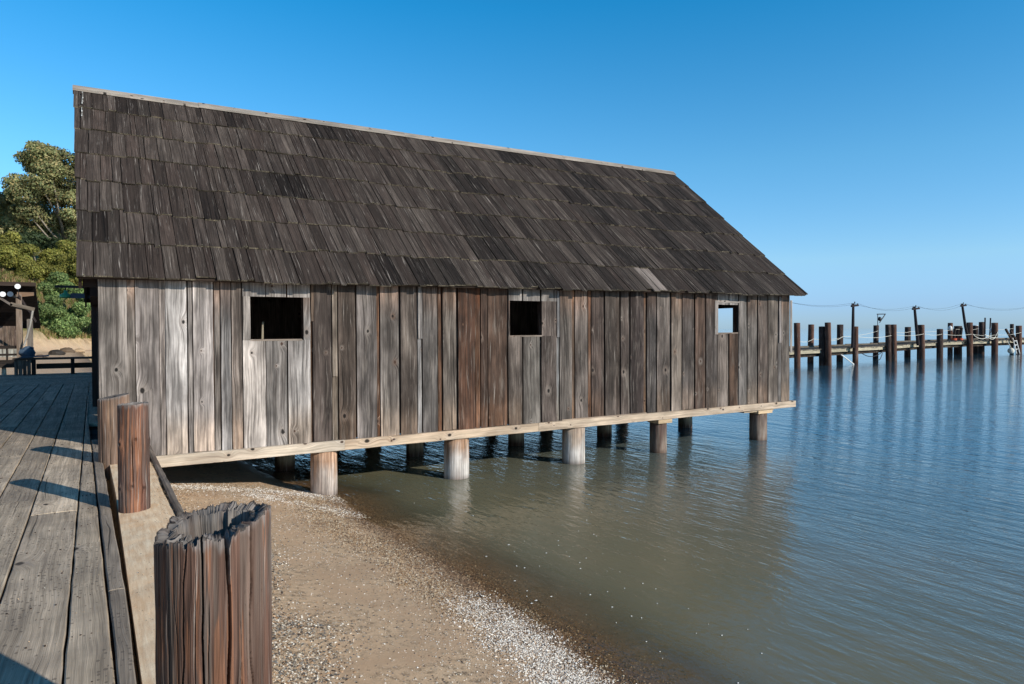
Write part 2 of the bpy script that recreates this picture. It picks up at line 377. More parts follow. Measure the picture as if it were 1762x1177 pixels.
def grid_mesh(name, xs, ys, zf, mat, colf=None, smooth=True):
    X, Y = np.meshgrid(xs, ys, indexing='ij'); Z = zf(X, Y)
    V = np.stack([X, Y, Z], -1).reshape(-1, 3); nx, ny = len(xs), len(ys)
    i = np.arange(nx - 1)[:, None] * ny + np.arange(ny - 1)[None]
    F = np.stack([i, i + ny, i + ny + 1, i + 1], -1).reshape(-1, 4)
    col = None
    if colf is not None:
        c = colf(X, Y).reshape(-1, 1); col = np.repeat(c, 3, 1)
    return npmesh(name, V, F, mat, None, col, None, smooth)
xs = np.unique(np.concatenate([axis(-.6, 5, .07, 9000), np.arange(-30, 30, 1.5)]))
ys = np.unique(np.concatenate([axis(3, 13, .09, 9000), np.arange(14, 160, 1.0)]))
tag(grid_mesh('beach', xs, ys, terrain, M['ground']), kind='structure')
def wop(X, Y):
    s = shore(Y); d = np.maximum(ZW - terrain(X, Y), 0)
    return np.clip(1 - np.exp(-(d / .095) ** 1.3), 0, 1)
xw = np.unique(np.concatenate([axis(2, 8, .10, 30000), [-20]]))
yw = axis(2.5, 14, .12, 30000)
tag(grid_mesh('water', xw, yw, lambda X, Y: np.full_like(X, ZW), M['water'], wop, False), kind='structure')

# pebbles and shell litter on the beach (uncountable)
def pebbles(name, P, S, C):
    base = np.array([[1, 0, 0], [0, 1, 0], [-1, 0, 0], [0, -1, 0], [0, 0, 1], [0, 0, -1]], float)
    fc = np.array([[0, 1, 4], [1, 2, 4], [2, 3, 4], [3, 0, 4], [1, 0, 5], [2, 1, 5], [3, 2, 5], [0, 3, 5]])
    n = len(P); a = RNG.random(n) * 2 * math.pi; t = RNG.normal(0, .35, (n, 2))
    sx = S * RNG.uniform(.7, 1.3, n); sy = S * RNG.uniform(.5, 1.0, n); sz = S * RNG.uniform(.25, .6, n)
    v = base[None] * np.stack([sx, sy, sz], 1)[:, None]
    ca, sa = np.cos(a), np.sin(a)
    x = v[..., 0] * ca[:, None] - v[..., 1] * sa[:, None]; y = v[..., 0] * sa[:, None] + v[..., 1] * ca[:, None]
    z = v[..., 2] + x * t[:, :1] + y * t[:, 1:]
    V = np.stack([x, y, z], -1) + P[:, None]
    F = (fc[None] + (np.arange(n) * 6)[:, None, None]).reshape(-1, 3)
    return npmesh(name, V.reshape(-1, 3), F, M['pebble'], None, np.repeat(C, 6, 0))
PAL = {'white': [(232, 226, 215), (210, 200, 186), (190, 170, 150), (120, 105, 92), (240, 236, 228)],
       'tan': [(165, 135, 100), (140, 112, 82), (190, 168, 138), (110, 88, 68), (205, 192, 170), (80, 68, 58)],
       'grey': [(120, 115, 108), (90, 88, 86), (150, 138, 120), (190, 180, 165), (70, 62, 56), (165, 135, 105), (215, 208, 195)],
       'wet': [(104, 84, 66), (80, 64, 50), (126, 102, 78), (60, 50, 42), (160, 138, 112)]}
PP, SS, CC = [], [], []
def scatter(n, x0, x1, y0, y1, dens, pal, s0, s1):
    x = RNG.uniform(x0, x1, n); y = RNG.uniform(y0, y1, n)
    k = RNG.random(n) < dens(x, y); x = x[k]; y = y[k]
    z = terrain(x, y) + .001
    PP.append(np.stack([x, y, z], 1)); SS.append(RNG.uniform(s0, s1, len(x)) ** 1.0)
    pc = np.array([lin(c) for c in PAL[pal]]); CC.append(pc[RNG.integers(0, len(pc), len(x))] * RNG.uniform(.8, 1.15, (len(x), 1)))
nz = lambda x, y, f, s: vnoise(x * f, y * f, s)
gau = lambda v, c, w_: np.exp(-((v - c) / w_) ** 2)
wob = lambda y: (vnoise(y * .9, y * 0 + 3.3, 21) - .5) * .35
scatter(60000, 2.3, 3.6, 3.6, 7.0, lambda x, y: gau(x, 3.02 + wob(y) * .4 + (y - 4.5) * .05, .25) * sstep(6.4, 5.2, y) * (.45 + 1.0 * nz(x, y, 6, 31)), 'white', .006, .014)
scatter(36000, .7, 3.4, 9.6, 12.6, lambda x, y: (gau(y, 11.75 - .28 * (x - 1.2) ** 2 * .6, .28) * .9 + gau(y, 10.9 - (x - 2.3) * 1.1, .25) * (x > 1.9)) * (.25 + nz(x, y, 3, 32)), 'white', .006, .014)
scatter(60000, 2.0, 3.6, 4.2, 11, lambda x, y: gau(x, 2.88 + wob(y) - .04 * (y - 7), .30) * sstep(4.2, 6.2, y) * (.3 + nz(x, y, 4, 33)), 'tan', .005, .013)
scatter(50000, 3.0, 4.3, 3.6, 11.4, lambda x, y: gau(x, 3.5, .34) * (.35 + .7 * nz(x, y, 4, 34)), 'wet', .006, .014)
scatter(56000, .62, 2.3, 3.6, 9.6, lambda x, y: sstep(1.75 + .8 * (nz(x, y, 1.3, 35) - .5), 1.1, x) * sstep(9.6, 6.2, y) * (.35 + nz(x, y, 3, 36)), 'grey', .005, .016)
scatter(26000, .62, 2.1, 7.2, 12.3, lambda x, y: sstep(1.6, .8, x) * (.3 + .7 * nz(x, y, 3, 37)) * .8, 'tan', .004, .010)
scatter(9000, .65, 3.3, 3.6, 12.5, lambda x, y: .35 + .9 * sstep(.5, .8, nz(x, y, 2.2, 38)), 'grey', .005, .012)
scatter(11000, .65, 3.3, 3.6, 12.5, lambda x, y: .2 + .9 * sstep(.5, .8, nz(x, y, 2.0, 39)), 'white', .004, .009)
tag(pebbles('beach_gravel', np.vstack(PP), np.concatenate(SS), np.vstack(CC)), 'pebbles and broken white shell lying in bands on the brown sand', 'gravel', kind='stuff')
PP, SS, CC = [], [], []
n = 2600; x = RNG.uniform(.18, .60, n); x = .60 - (.60 - x) * RNG.random(n) ** .6; y = RNG.uniform(3.4, 9.6, n)
PP.append(np.stack([x, y, np.full(n, -.006)], 1)); SS.append(RNG.uniform(.0015, .005, n)); pc = np.array([lin(c) for c in PAL['tan'] + PAL['grey'] + [(226, 190, 150)] * 8]); CC.append(pc[RNG.integers(0, len(pc), n)])
n = 500; x = RNG.uniform(-1.2, .1, n); y = RNG.uniform(3.4, 12, n)
PP.append(np.stack([x, y, np.full(n, .002)], 1)); SS.append(RNG.uniform(.0015, .005, n)); CC.append(pc[RNG.integers(0, len(pc), n)])
tag(pebbles('path_grit', np.vstack(PP), np.concatenate(SS), np.vstack(CC)), 'sand grains and tiny stones strewn on the concrete edge and planks', 'grit', kind='stuff')
# foam flecks drifting near the shore
PP, SS, CC = [], [], []
def flecks(n, x0, x1, y0, y1):
    x = RNG.uniform(x0, x1, n); y = RNG.uniform(y0, y1, n)
    V = []; F = []
    for i in range(n):
        r = random.choice([.004, .006, .008, .013]) * random.uniform(.7, 1.3); k = 7; a0 = random.random() * 6
        c = len(V)
        for q in range(k):
            a = a0 + q * 2 * math.pi / k; V.append((x[i] + math.cos(a) * r * random.uniform(.6, 1.5), y[i] + math.sin(a) * r * random.uniform(.5, 1.1), ZW + .004))
        V.append((x[i], y[i], ZW + .009))
        for q in range(k): F.append((c + q, c + (q + 1) % k, c + k))
    return V, F
V1, F1 = flecks(46, 3.5, 5.0, 3.6, 7.5); V2, F2 = flecks(14, 3.4, 6.8, 6, 11)
tag(npmesh('sea_foam', np.array(V1 + V2), np.array(F1 + [tuple(i + len(V1) for i in f) for f in F2]), M['white']), 'small white flecks of foam floating on the shallow water', 'foam', kind='stuff')

# ---------------------------------------------------------------- boardwalk, concrete edge
mb = MB()
dcol = lambda: lin(random.choice([(186, 169, 147), (174, 158, 138), (194, 176, 153), (178, 160, 140)])) * random.uniform(.88, 1.12)
bounds = [-.002, -.142, -.50, -.80, -1.12, -1.43, -1.73, -2.05, -2.36, -2.68, -3.0, -3.32, -3.64, -3.96, -4.3, -4.6, -4.95, -5.3, -5.65, -6.0]
def plank_top(mb, xa0, xb0, xa1, xb1, y0, y1, z, col, th=.06):
    """deck board along Y, edges (xa,xb) at each end, several segments with worn edges"""
    n = max(2, int((y1 - y0) / .22)); t = np.linspace(0, 1, n + 1); m_ = 4
    r = random.random() * 90; V = []; L = []
    sag = [random.uniform(-.004, .004) for _ in range(n + 1)]
    for i in range(n + 1):
        a = xa0 + (xa1 - xa0) * t[i] + random.uniform(-.003, .003); b_ = xb0 + (xb1 - xb0) * t[i] + random.uniform(-.003, .003)
        y = y0 + (y1 - y0) * t[i]
        prof = [(a, -th), (a, -.008), (a + .007, 0), ((a + b_) / 2, .002), (b_ - .007, 0), (b_, -.008), (b_, -th)]
        for (px, pz) in prof:
            V.append((px, y, z + pz + sag[i] * .4)); L.append((px + r + pz * .5, y + r * .3, r))
    k = 7; F = []
    for i in range(n):
        for q in range(k - 1): F.append((i * k + q, i * k + q + 1, (i + 1) * k + q + 1, (i + 1) * k + q))
    F.append(tuple(range(k))); F.append(tuple(n * k + q for q in range(k)))
    mb.add(V, F, col, L)
for i in range(len(bounds) - 1):
    xb, xa = bounds[i] - .006, bounds[i + 1] + .006
    if i == 0: xb0, xb1, = .070, -.05
    y = -3.5; first = True
    lens = [random.uniform(3.2, 5.2) for _ in range(12)]
    stops = [-3.5]
    while stops[-1] < 25.5: stops.append(min(25.5, stops[-1] + random.uniform(3.4, 5.4)))
    if i == 1: stops = [-3.5, 1.0, 7.35, 12.4, 17.3, 21.5, 25.5]
    if i == 2: stops = [-3.5, 3, 8.0, 13.6, 18, 25.5]
    for a, b_ in zip(stops[:-1], stops[1:]):
        if b_ - a < .4: continue
        if i == 0:
            e = lambda yy: .066 - .0145 * (yy - 3.6)
            plank_top(mb, xa, e(a), xa, max(e(b_), -.10) if b_ > 14 else e(b_), a, b_ - .006, random.uniform(-.006, .002), dcol())
        else:
            plank_top(mb, xa, xb, xa, xb, a, b_ - .006, random.uniform(-.006, .004), dcol())
plank_top(mb, -.115, .065, -.115, .065, 14.2, 25.5, -.004, dcol())
mb.box(-6, .04, -3.5, 25.4, -.16, -.085, lin((30, 25, 22)), 0)
for k in range(18): plank_top(mb, -9 , 1.2, -9, 1.2, 25.56 + k * .37, 25.56 + k * .37 + .35, -.01 + random.uniform(-.004, .004), dcol())
for i in range(len(bounds) - 1):
    xb, xa = bounds[i], bounds[i + 1]
    for r_i in range(34):
        yy = 1.2 + r_i * .61 + (.0 if i % 2 else .05)
        for fx in (.2, .5, .8):
            nx_, ny_ = xa + (xb - xa) * fx + random.uniform(-.02, .02), yy + random.uniform(-.02, .02)
            mb.tube([(nx_, ny_, -.003), (nx_, ny_, .0045)], random.uniform(.003, .005), lin((60, 46, 38)), 6)
bw = mb.build('boardwalk', M['deck']); tag(bw, kind='structure')
mb = MB()
e = lambda yy: .066 - .0145 * (yy - 3.6)
k_ = e(-3.5)
for a, b_ in ((-3.5, 4.9), (4.912, 11.9)):
    plank_top(mb, e(a) + .012, .148, e(b_) + .012, .148 if b_ < 6 else .05, a, b_, .012, lin((146, 133, 118)), .10)
o = mb.build('edge_timber', M['deck']); tag(o, 'long grey timber laid along the edge of the boardwalk beside the concrete', 'timber')
mb = MB()
ys_ = np.arange(-3.5, 11.6, .15)
V = []; F = []
for yy in ys_:
    a = .172 if yy < 8 else .172 - (yy - 8) * .012
    b_ = .60 + .008 * math.sin(yy * 3)
    V += [(a, yy, -1.3), (a, yy, -.012 + random.uniform(-.003, .003)), ((a + b_) / 2, yy, -.004 + random.uniform(-.003, .003)), (b_ - .02, yy, -.012), (b_, yy, -.03), (b_, yy, -1.3)]
k = 6
for i in range(len(ys_) - 1):
    for q in range(k - 1): F.append((i * k + q, i * k + q + 1, (i + 1) * k + q + 1, (i + 1) * k + q))
F.append(tuple(range(k))); F.append(tuple((len(ys_) - 1) * k + q for q in range(k)))
mb.add(V, F, (0.4, .3, .2)); tag(mb.build('concrete_path', M['concrete']), kind='structure')
# rotten form board along the outer edge of the concrete
mb = MB(); n = 26; V = []; F = []; L = []
for i in range(n + 1):
    yy = 6.35 + i * (11.2 - 6.35) / n; top = .012 + random.uniform(-.012, .008) - (.05 if i < 2 else 0); x0 = .607 - (.03 if i == 0 else 0)
    for (px, pz) in ((x0, -.20), (x0, top - .008), (x0 + .02, top), (x0 + .055, top - .005), (x0 + .07, top - .03), (x0 + .07, -.20)):
        V.append((px, yy, pz)); L.append((px + pz, yy, 3.3))
for i in range(n):
    for q in range(5): F.append((i * 6 + q, i * 6 + q + 1, (i + 1) * 6 + q + 1, (i + 1) * 6 + q))
F += [tuple(range(6)), tuple(n * 6 + q for q in range(6))]
mb.add(V, F, lin((112, 102, 92)), L)
tag(mb.build('form_board', M['pile']), 'rotten grey board with a broken end along the beach side of the concrete', 'board')

# ---------------------------------------------------------------- posts
def post(name, cx, cy, r0, ztop, zbot, seed, cracks, label, cat, group=None, hollow=.0, nth=220, nz_=120, topf=None, knots=(), cols=None, lean=(0, 0), mat='post', rough_=.012):
    """timber post: displaced grid; phi=0 faces the walkway's near end (the viewer's side), phi grows clockwise seen from above... """
    cd = np.array([-cx, -cy]); cd = cd / np.linalg.norm(cd); rd = np.array([-cd[1], cd[0]]); 
    ph = np.linspace(-math.pi, math.pi, nth, endpoint=False); t = np.linspace(0, 1, nz_)
    PH, T = np.meshgrid(ph, t, indexing='ij')
    zt = ztop + (topf(PH) if topf else 0 * PH)
    Z = zbot + (zt - zbot) * T
    u = (PH + math.pi) / (2 * math.pi)
    rr = r0 * (1 + .06 * (vnoise(u * 5, Z * .9, seed, 5) - .5) + .016 * (vnoise(u * 14, Z * 1.0, seed + 1, 14) - .5))
    rr += rough_ * .30 * (vnoise(u * 240, Z * 7, seed + 16, 240) - .5)
    rr += rough_ * .16 * (vnoise(u * 46, Z * 2.5, seed + 2, 46) - .5) + rough_ * .35 * (vnoise(u * 110, Z * 5, seed + 3, 110) - .5)
    dark = np.ones_like(rr)
    for (pc, wd, dp, za, zb, wob_) in cracks:
        c = pc + wob_ * (vnoise(Z * 3.1 + pc * 7, Z * 0 + .5, seed + 9) - .5) + wob_ * .5 * (vnoise(Z * 9 + pc * 5, Z * 0 + .5, seed + 10) - .5)
        d = np.abs((PH - c + math.pi) % (2 * math.pi) - math.pi)
        m_ = sstep(za - .06, za + .04, Z) * sstep(zb + .06, zb - .04, Z)
        ww = wd * (.55 + .8 * vnoise(Z * 5 + pc, Z * 0 + 2.5, seed + 12))
        g = np.clip(1.25 * (1 - d / ww), 0, 1) ** .45 * m_; dark *= 1 - .6 * g
        rr -= dp * g
    for (pk, zk, rk, hk) in knots:
        d = np.sqrt((((PH - pk + math.pi) % (2 * math.pi) - math.pi) * r0) ** 2 + ((Z - zk) * .85) ** 2)
        rr += hk * np.exp(-(d / rk) ** 2) - hk * 1.4 * np.exp(-(d / (rk * .38)) ** 2)
        dark *= 1 - .65 * np.exp(-(d / (rk * .5)) ** 2)
    X = cx + rr * (np.cos(PH) * cd[0] + np.sin(PH) * rd[0]) + lean[0] * (Z - 0); Y = cy + rr * (np.cos(PH) * cd[1] + np.sin(PH) * rd[1]) + lean[1] * Z
    V = [np.stack([X, Y, Z], -1).reshape(-1, 3)]
    c0, c1, c2 = [lin(c) for c in (cols or ((98, 86, 78), (92, 70, 60), (140, 97, 72)))]
    n1 = vnoise(u * 26, Z * 1.1, seed + 5, 26) * .6 + vnoise(u * 60, Z * 2.2, seed + 6, 60) * .4
    n2 = vnoise(u * 11, Z * 1.7, seed + 7, 11) * .45 + vnoise(u * 70, Z * 3.2, seed + 8, 70) * .3 + vnoise(u * 210, Z * 6, seed + 14, 210) * .25
    n1 = n1 * .88 + vnoise(u * 180, Z * 4.5, seed + 13, 180) * .12
    c = c0 + (c1 - c0) * sstep(.47, .60, n1)[..., None]
    c = c + (c2 - c) * (sstep(.60, .68, n2) * .7)[..., None]
    gt = sstep(.035, .0, zt - Z + .05 * (vnoise(u * 60, Z * 9, seed + 15, 60) - .5))[..., None] * .7                       # grey weathered end grain
    c = c + (lin((128, 122, 118)) - c) * gt
    c = c * dark[..., None]
    Cc = [c.reshape(-1, 3)]
    lc = [np.stack([PH * r0 + seed, Z + seed, np.full_like(Z, seed * 1.7)], -1).reshape(-1, 3)]
    nt_, nzz = nth, nz_
    i = np.arange(nt_)[:, None]; j = np.arange(nzz - 1)[None]
    F = np.stack([i * nzz + j, ((i + 1) % nt_) * nzz + j, ((i + 1) % nt_) * nzz + j + 1, i * nzz + j + 1], -1).reshape(-1, 4)
    # inner rings: rim, then down into the hollow (or a shallow checked end)
    rings = []
    rt = rr[:, -1]; ztp = zt[:, -1]
    nzr = vnoise((ph + math.pi) / (2 * math.pi) * 40, ph * 0 + .3, seed + 20, 40); nzr2 = vnoise((ph + math.pi) / (2 * math.pi) * 13, ph * 0 + .7, seed + 21, 13)
    if hollow:
        spec = [(.965, .001), (.90, -.004), (.84 - .10 * nzr2, -.014)] + [(.76 - .16 * nzr2 - .02 * q - .03 * nzr, -hollow * q / 5.0) for q in range(0, 6)] + [(.35, -hollow * 1.0), (.02, -hollow * 1.02)]
    else:
        spec = [(.97, .002)] + [(f, -.004 - .012 * vnoise((ph + math.pi) / (2 * math.pi) * 17, ph * 0 + f * 9, seed + 23, 17)) for f in (.85, .7, .55, .4, .25, .1, .01)]
    off = nt_ * nzz; prev = np.arange(nt_) * nzz + nzz - 1
    zbase = ztp.mean()
    for s_i, (fr_, dz) in enumerate(spec):
        f_ = np.broadcast_to(fr_, ph.shape).copy(); dzz = np.broadcast_to(dz, ph.shape).copy()
        if hollow > .1:
            uu = (ph + math.pi) / (2 * math.pi)
            f_ += (.10 * (vnoise(uu * 24, ph * 0 + s_i * .8, seed + 30, 24) - .5) + .05 * (vnoise(uu * 90, ph * 0 + s_i * 1.7, seed + 31, 90) - .5)) * (1 if s_i > 0 else .3)
            dzz += .018 * (vnoise(uu * 40, ph * 0 + s_i * 1.3, seed + 32, 40) - .5)
        fl = 1.0 if not hollow else max(0, 1 - s_i / 6)
        zz = ztp * fl + (zbase * (1 - fl)) + dzz + (.012 * (nzr - .5) if hollow else 0)
        q = rt * f_
        x = cx + q * (np.cos(ph) * cd[0] + np.sin(ph) * rd[0]) + lean[0] * zz; y = cy + q * (np.cos(ph) * cd[1] + np.sin(ph) * rd[1]) + lean[1] * zz
        V.append(np.stack([x, y, zz], 1)); g = lin((126, 120, 115)) * (1 if s_i < 4 else .75)
        Cc.append(np.tile(g, (nt_, 1)) * (.7 + .5 * nzr[:, None])); lc.append(np.stack([ph * r0 * 1.0 + seed, zz, ph * 0 + seed], 1))
        cur = off + np.arange(nt_)
        F = np.vstack([F, np.stack([prev, np.roll(prev, -1), np.roll(cur, -1), cur], 1)]); prev = cur; off += nt_
    o = npmesh(name, np.vstack(V), F, M[mat], None, np.vstack(Cc), np.vstack(lc), True)
    bm = bmesh.new(); bm.from_mesh(o.data); bmesh.ops.recalc_face_normals(bm, faces=bm.faces); bm.to_mesh(o.data); bm.free()
    return tag(o, label, cat, group)
def near_top(PH):
    base = -.035 * np.cos(PH + math.pi / 2 + .2) * -1
    base = np.interp(PH, [-3.15, -2.4, -1.57, -1.0, -.3, .18, .23, .30, .6, 1.2, 1.9, 2.5, 3.15], [.012, .0, -.045, -.02, .0, -.004, -.05, -.008, .022, .04, .035, .028, .012])
    u = (PH + math.pi) / (2 * math.pi)
    r_ = np.random.default_rng(77); st = lambda n: r_.random(n)[np.minimum((u * n).astype(int), n - 1)]
    return base + .020 * (vnoise(u * 30, PH * 0 + .2, 77, 30) - .5) + .016 * (st(110) - .5) * .6 + .005 * (st(310) - .5) - .014 * (st(70) > .86)
cr = [(.215, .034, .060, -1, 1.1, .14), (-.21, .026, .04, .3, 1.1, .14), (-.10, .010, .02, -1, .75, .12), (.70, .026, .04, .2, 1.2, .14), (-.50, .026, .035, .0, 1.1, .18), (.40, .008, .014, .0, .55, .12), (.56, .007, .012, .35, .85, .1), (.85, .009, .014, -.1, .6, .12), (-.66, .012, .02, .3, .9, .14),
      (.98, .014, .018, .0, .8, .08), (-.85, .022, .02, -1, .8, .1), (-1.15, .03, .03, .2, 1.1, .1), (.45, .010, .014, .1, .7, .06), (1.3, .02, .02, -1, .9, .1), (-.33, .010, .014, -.2, .85, .06), (1.8, .03, .03, -1, 1, .1), (2.6, .03, .03, -1, 1, .1), (-2.2, .03, .03, -1, 1, .1)]
post('mooring_post', .322, 2.392, .170, .985, -.3, 41, cr, 'large split dark brown post with a hollow rotted top, closest in the foreground', 'post', 'old timber posts along the boardwalk edge', hollow=.20, nth=1100, nz_=330, topf=near_top, rough_=.010)
post('mooring_post', .300, 7.12, .124, .95, -.2, 52, [(-.1, .05, .022, .25, .62, .1), (.5, .03, .012, 0, .5, .1), (-.6, .03, .014, -1, .6, .1), (.15, .03, .012, .1, .35, .1), (1.2, .04, .02, -1, 1, .1)],
     'reddish brown round post with knots standing on the concrete in front of the shed corner', 'post', 'old timber posts along the boardwalk edge', hollow=.03, nth=240, nz_=150,
     topf=lambda PH: .006 * np.sin(PH) + .008 * (vnoise((PH + math.pi) * 3, PH * 0, 5) - .5), knots=[(-1.0, .60, .030, .018), (.10, .64, .032, .016), (1.25, .61, .035, .016), (-.15, .225, .032, .016), (.62, .20, .030, .014), (-1.1, .2, .03, .012)],
     cols=((96, 78, 70), (102, 70, 58), (146, 100, 74)), rough_=.009)
post('mooring_post', .205, 9.86, .172, .80, -.2, 63, [(-.25, .03, .02, -1, .8, .05), (-.9, .03, .02, -1, .8, .05)],
     'short brown stub post against the corner of the shed', 'post', 'old timber posts along the boardwalk edge', nth=120, nz_=60,
     topf=lambda PH: .03 * np.sin(PH), cols=((124, 104, 90), (116, 90, 74), (146, 118, 96)), rough_=.008)

# ---------------------------------------------------------------- the shed
shed = empty('shed', (0, 0, 0), 'long weathered grey board shed with a shingled roof standing on piles over the water', 'shed')
X0, X1, YF, YB = .075, 14.86, 11.25, 19.95
L_, G_, D_, B_, S_, K_ = (152, 142, 135), (124, 115, 108), (92, 79, 72), (96, 68, 52), (172, 164, 158), (74, 64, 60)
# px boundaries of the front boards (measured), colour
import itertools
fpx = [(170, 220, (128, 118, 110)), (220, 232, (140, 128, 118)), (232, 275, (126, 116, 110)), (275, 285, (142, 130, 122)), (285, 323, S_), (324, 331, L_), (331, 369, (148, 138, 132)), (369, 379, (118, 108, 100)), (379, 398, (118, 113, 110)), (398, 417, (122, 108, 98)),
       (417.5, 458, (156, 145, 136)), (458, 493.5, (128, 120, 114)), (494, 536, (158, 150, 144)), (538.5, 571, D_), (572, 581, (138, 120, 102)), (581.5, 612, (92, 78, 68)), (613, 649, (120, 110, 104)), (649, 653, (122, 84, 60)), (653, 687, (128, 118, 110)), (688, 717.5, (112, 98, 88)),
       (719, 726, (150, 144, 140)), (726.5, 753, (102, 95, 90)), (754, 760, (118, 82, 60)), (761, 785, (112, 100, 90)), (787, 818, (104, 70, 52)), (819, 826.5, (112, 76, 54)), (827, 839, (88, 66, 54)), (840, 873, (96, 72, 58)), (875, 899, (118, 104, 94)), (899.5, 930, (112, 104, 96)),
       (932, 958, (106, 92, 84)), (958, 962, (140, 138, 136)), (962.5, 984, (108, 98, 90)), (985, 989, (112, 88, 70)), (989.5, 1012, (112, 100, 92)), (1013, 1017, (120, 84, 62)), (1017.5, 1035, (92, 76, 68)), (1036, 1040, (98, 82, 74)), (1040.5, 1060, (90, 78, 70)), (1061, 1067, (100, 84, 74)),
       (1067.5, 1083.5, (96, 82, 74)), (1085, 1108, (72, 60, 56)), (1108.5, 1112, (112, 88, 70)), (1112.5, 1129.5, (96, 88, 84)), (1130.5, 1153, (110, 98, 90)), (1155, 1173.5, (140, 124, 110)), (1174.5, 1195, (100, 90, 84)), (1196, 1214, (104, 80, 66)), (1215, 1234, (96, 86, 80)),
       (1235, 1254, (120, 106, 96)), (1255, 1270, (112, 84, 66)), (1271, 1285, (118, 110, 104)), (1286, 1303, (124, 114, 106)), (1304, 1321, (112, 96, 86)), (1322, 1339, (130, 116, 104)), (1340, 1344, (142, 134, 128)), (1344.5, 1359, (126, 114, 104))]
def px2x(p, Y=11.25):      # the survey: a horizontal bearing turned into metres along the front wall
    l = (p - 881) / 1197.0; return Y * (.5155 + l * .8569) / (.8569 - l * .5155)
wins = [(2.071, 2.886, 1.455, 2.13), (6.72, 7.45, 1.478, 2.15), (12.284, 12.962, 1.50, 2.158)]
def board(mb, x0, x1, z0, z1, yf, th, col, ragged=True, jit=.004):
    n = max(2, int((z1 - z0) / .16)); m_ = 3; r = random.random() * 90
    zs = np.linspace(0, 1, n + 1); xs_ = np.linspace(0, 1, m_ + 1)
    ea = np.cumsum([random.uniform(-jit, jit) for _ in zs]) * .5; eb = np.cumsum([random.uniform(-jit, jit) for _ in zs]) * .5
    ea = np.clip(ea, -.012, .012); eb = np.clip(eb, -.012, .012)
    rb = [random.uniform(-.014, .010) if ragged else 0 for _ in xs_]
    cup = random.uniform(-.004, .006); tw = random.uniform(-.006, .006)
    V = []; Lc = []
    for i, t in enumerate(zs):
        for k, s_ in enumerate(xs_):
            x = (x0 + ea[i]) * (1 - s_) + (x1 + eb[i]) * s_
            z = z0 + (z1 - z0) * t + (rb[k] if i == 0 else 0)
            y = yf + cup * (2 * s_ - 1) ** 2 + tw * (s_ - .5) * (t - .3)
            V.append((x, y, z)); Lc.append((x + r, z + r * .41, r))
    nf = len(V)
    V += [(v[0], yf + th, v[2]) for v in V]; Lc += [(l[0] + .1, l[1], l[2]) for l in Lc]
    w_ = m_ + 1; F = []
    for i in range(n):
        for k in range(m_):
            F.append((i * w_ + k, i * w_ + k + 1, (i + 1) * w_ + k + 1, (i + 1) * w_ + k))
        F.append((i * w_, (i + 1) * w_, nf + (i + 1) * w_, nf + i * w_)); F.append((i * w_ + m_, nf + i * w_ + m_, nf + (i + 1) * w_ + m_, (i + 1) * w_ + m_))
    for k in range(m_): F.append((k, nf + k, nf + k + 1, k + 1)); F.append((n * w_ + k, n * w_ + k + 1, nf + n * w_ + k + 1, nf + n * w_ + k))
    col = np.asarray(col, float); VA = np.array(V); h_ = (VA[:, 2] - z0) / max(z1 - z0, .01)
    if len(VA) > 24 and z1 - z0 > .5:
        sx_ = (VA[:, 0] - x0) / (x1 - x0); q0, q1 = random.random() * 60, random.random() * 60
        f_ = 1 + .75 * (vnoise(VA[:, 2] * 1.3 + q0, sx_ * 1.5 + q1, 61) - .5) + .5 * (vnoise(VA[:, 2] * 4 + q0, sx_ * 2.5 + q1, 62) - .5)
        eL, eR = random.choice([0, 0, 0, .8, .4]), random.choice([0, 0, 0, .8, .4])
        f_ += eL * (sx_ < .05) * (.4 + vnoise(VA[:, 2] * 2 + q1, sx_ * 0, 63)) + eR * (sx_ > .95) * (.4 + vnoise(VA[:, 2] * 2 + q0, sx_ * 0, 64))
        f_ += random.choice([0, .3, .7]) * sstep(.35, 0, VA[:, 2])
        C2 = col[None] * f_[:, None]
        if random.random() < .4: C2 = C2 * (1 + sstep(1.7, 2.3, VA[:, 2])[:, None] * np.array([.30, .04, -.10]))
        if random.random() < .4: C2 = C2 * (1 + sstep(.5, .0, VA[:, 2])[:, None] * np.array([.22, .08, -.06]))
        col = C2
    mb.add(V, F, np.clip(col, 0, 1), Lc)
def wtop(x): return 2.42 + .006 * x
def cutboards(mb, x0, x1, z0, z1, yf, th, col, rag=True, light_above=False):
    pieces = [(x0, x1, z0, z1, col)]
    for (wa, wb, za, zb) in wins:
        out = []
        for (a, b_, c_, d_, cl) in pieces:
            if b_ <= wa + .004 or a >= wb - .004 or d_ <= za or c_ >= zb: out.append((a, b_, c_, d_, cl)); continue
            if a < wa: out.append((a, wa, za, zb, cl))
            if b_ > wb: out.append((wb, b_, za, zb, cl))
            if zb < d_: out.append((a, b_, zb, d_, lin(S_, .62) * random.uniform(.8, 1.1) if light_above else cl))
            if c_ < za: out.append((a, b_, c_, za, cl))
        pieces = out
    for (a, b_, c_, d_, cl) in pieces:
        if b_ - a > .008 and d_ - c_ > .01: board(mb, a, b_, c_, d_, yf, th, cl, rag and c_ < 0)
mb = MB(); WK = .84
for i, (a, b_, c) in enumerate(fpx):
    xa, xb = px2x(a), px2x(b_); narrow = (xb - xa) < .13
    c = np.array(c, float); c = c * .82 + c.mean() * .18
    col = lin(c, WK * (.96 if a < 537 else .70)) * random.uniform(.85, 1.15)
    gl, gr_ = (random.choice([.004, .008, .014]), random.choice([.004, .007, .012])) if not narrow else (.001, .001)
    xa += gl; xb -= gr_
    zb = -.205 + random.uniform(-.01, .015)
    if 417 < a < 536: zb -= .01
    cutboards(mb, xa, xb, zb, wtop(xa), YF + (.014 if narrow else 0) + random.uniform(-.007, .004), .020, col, True, True)
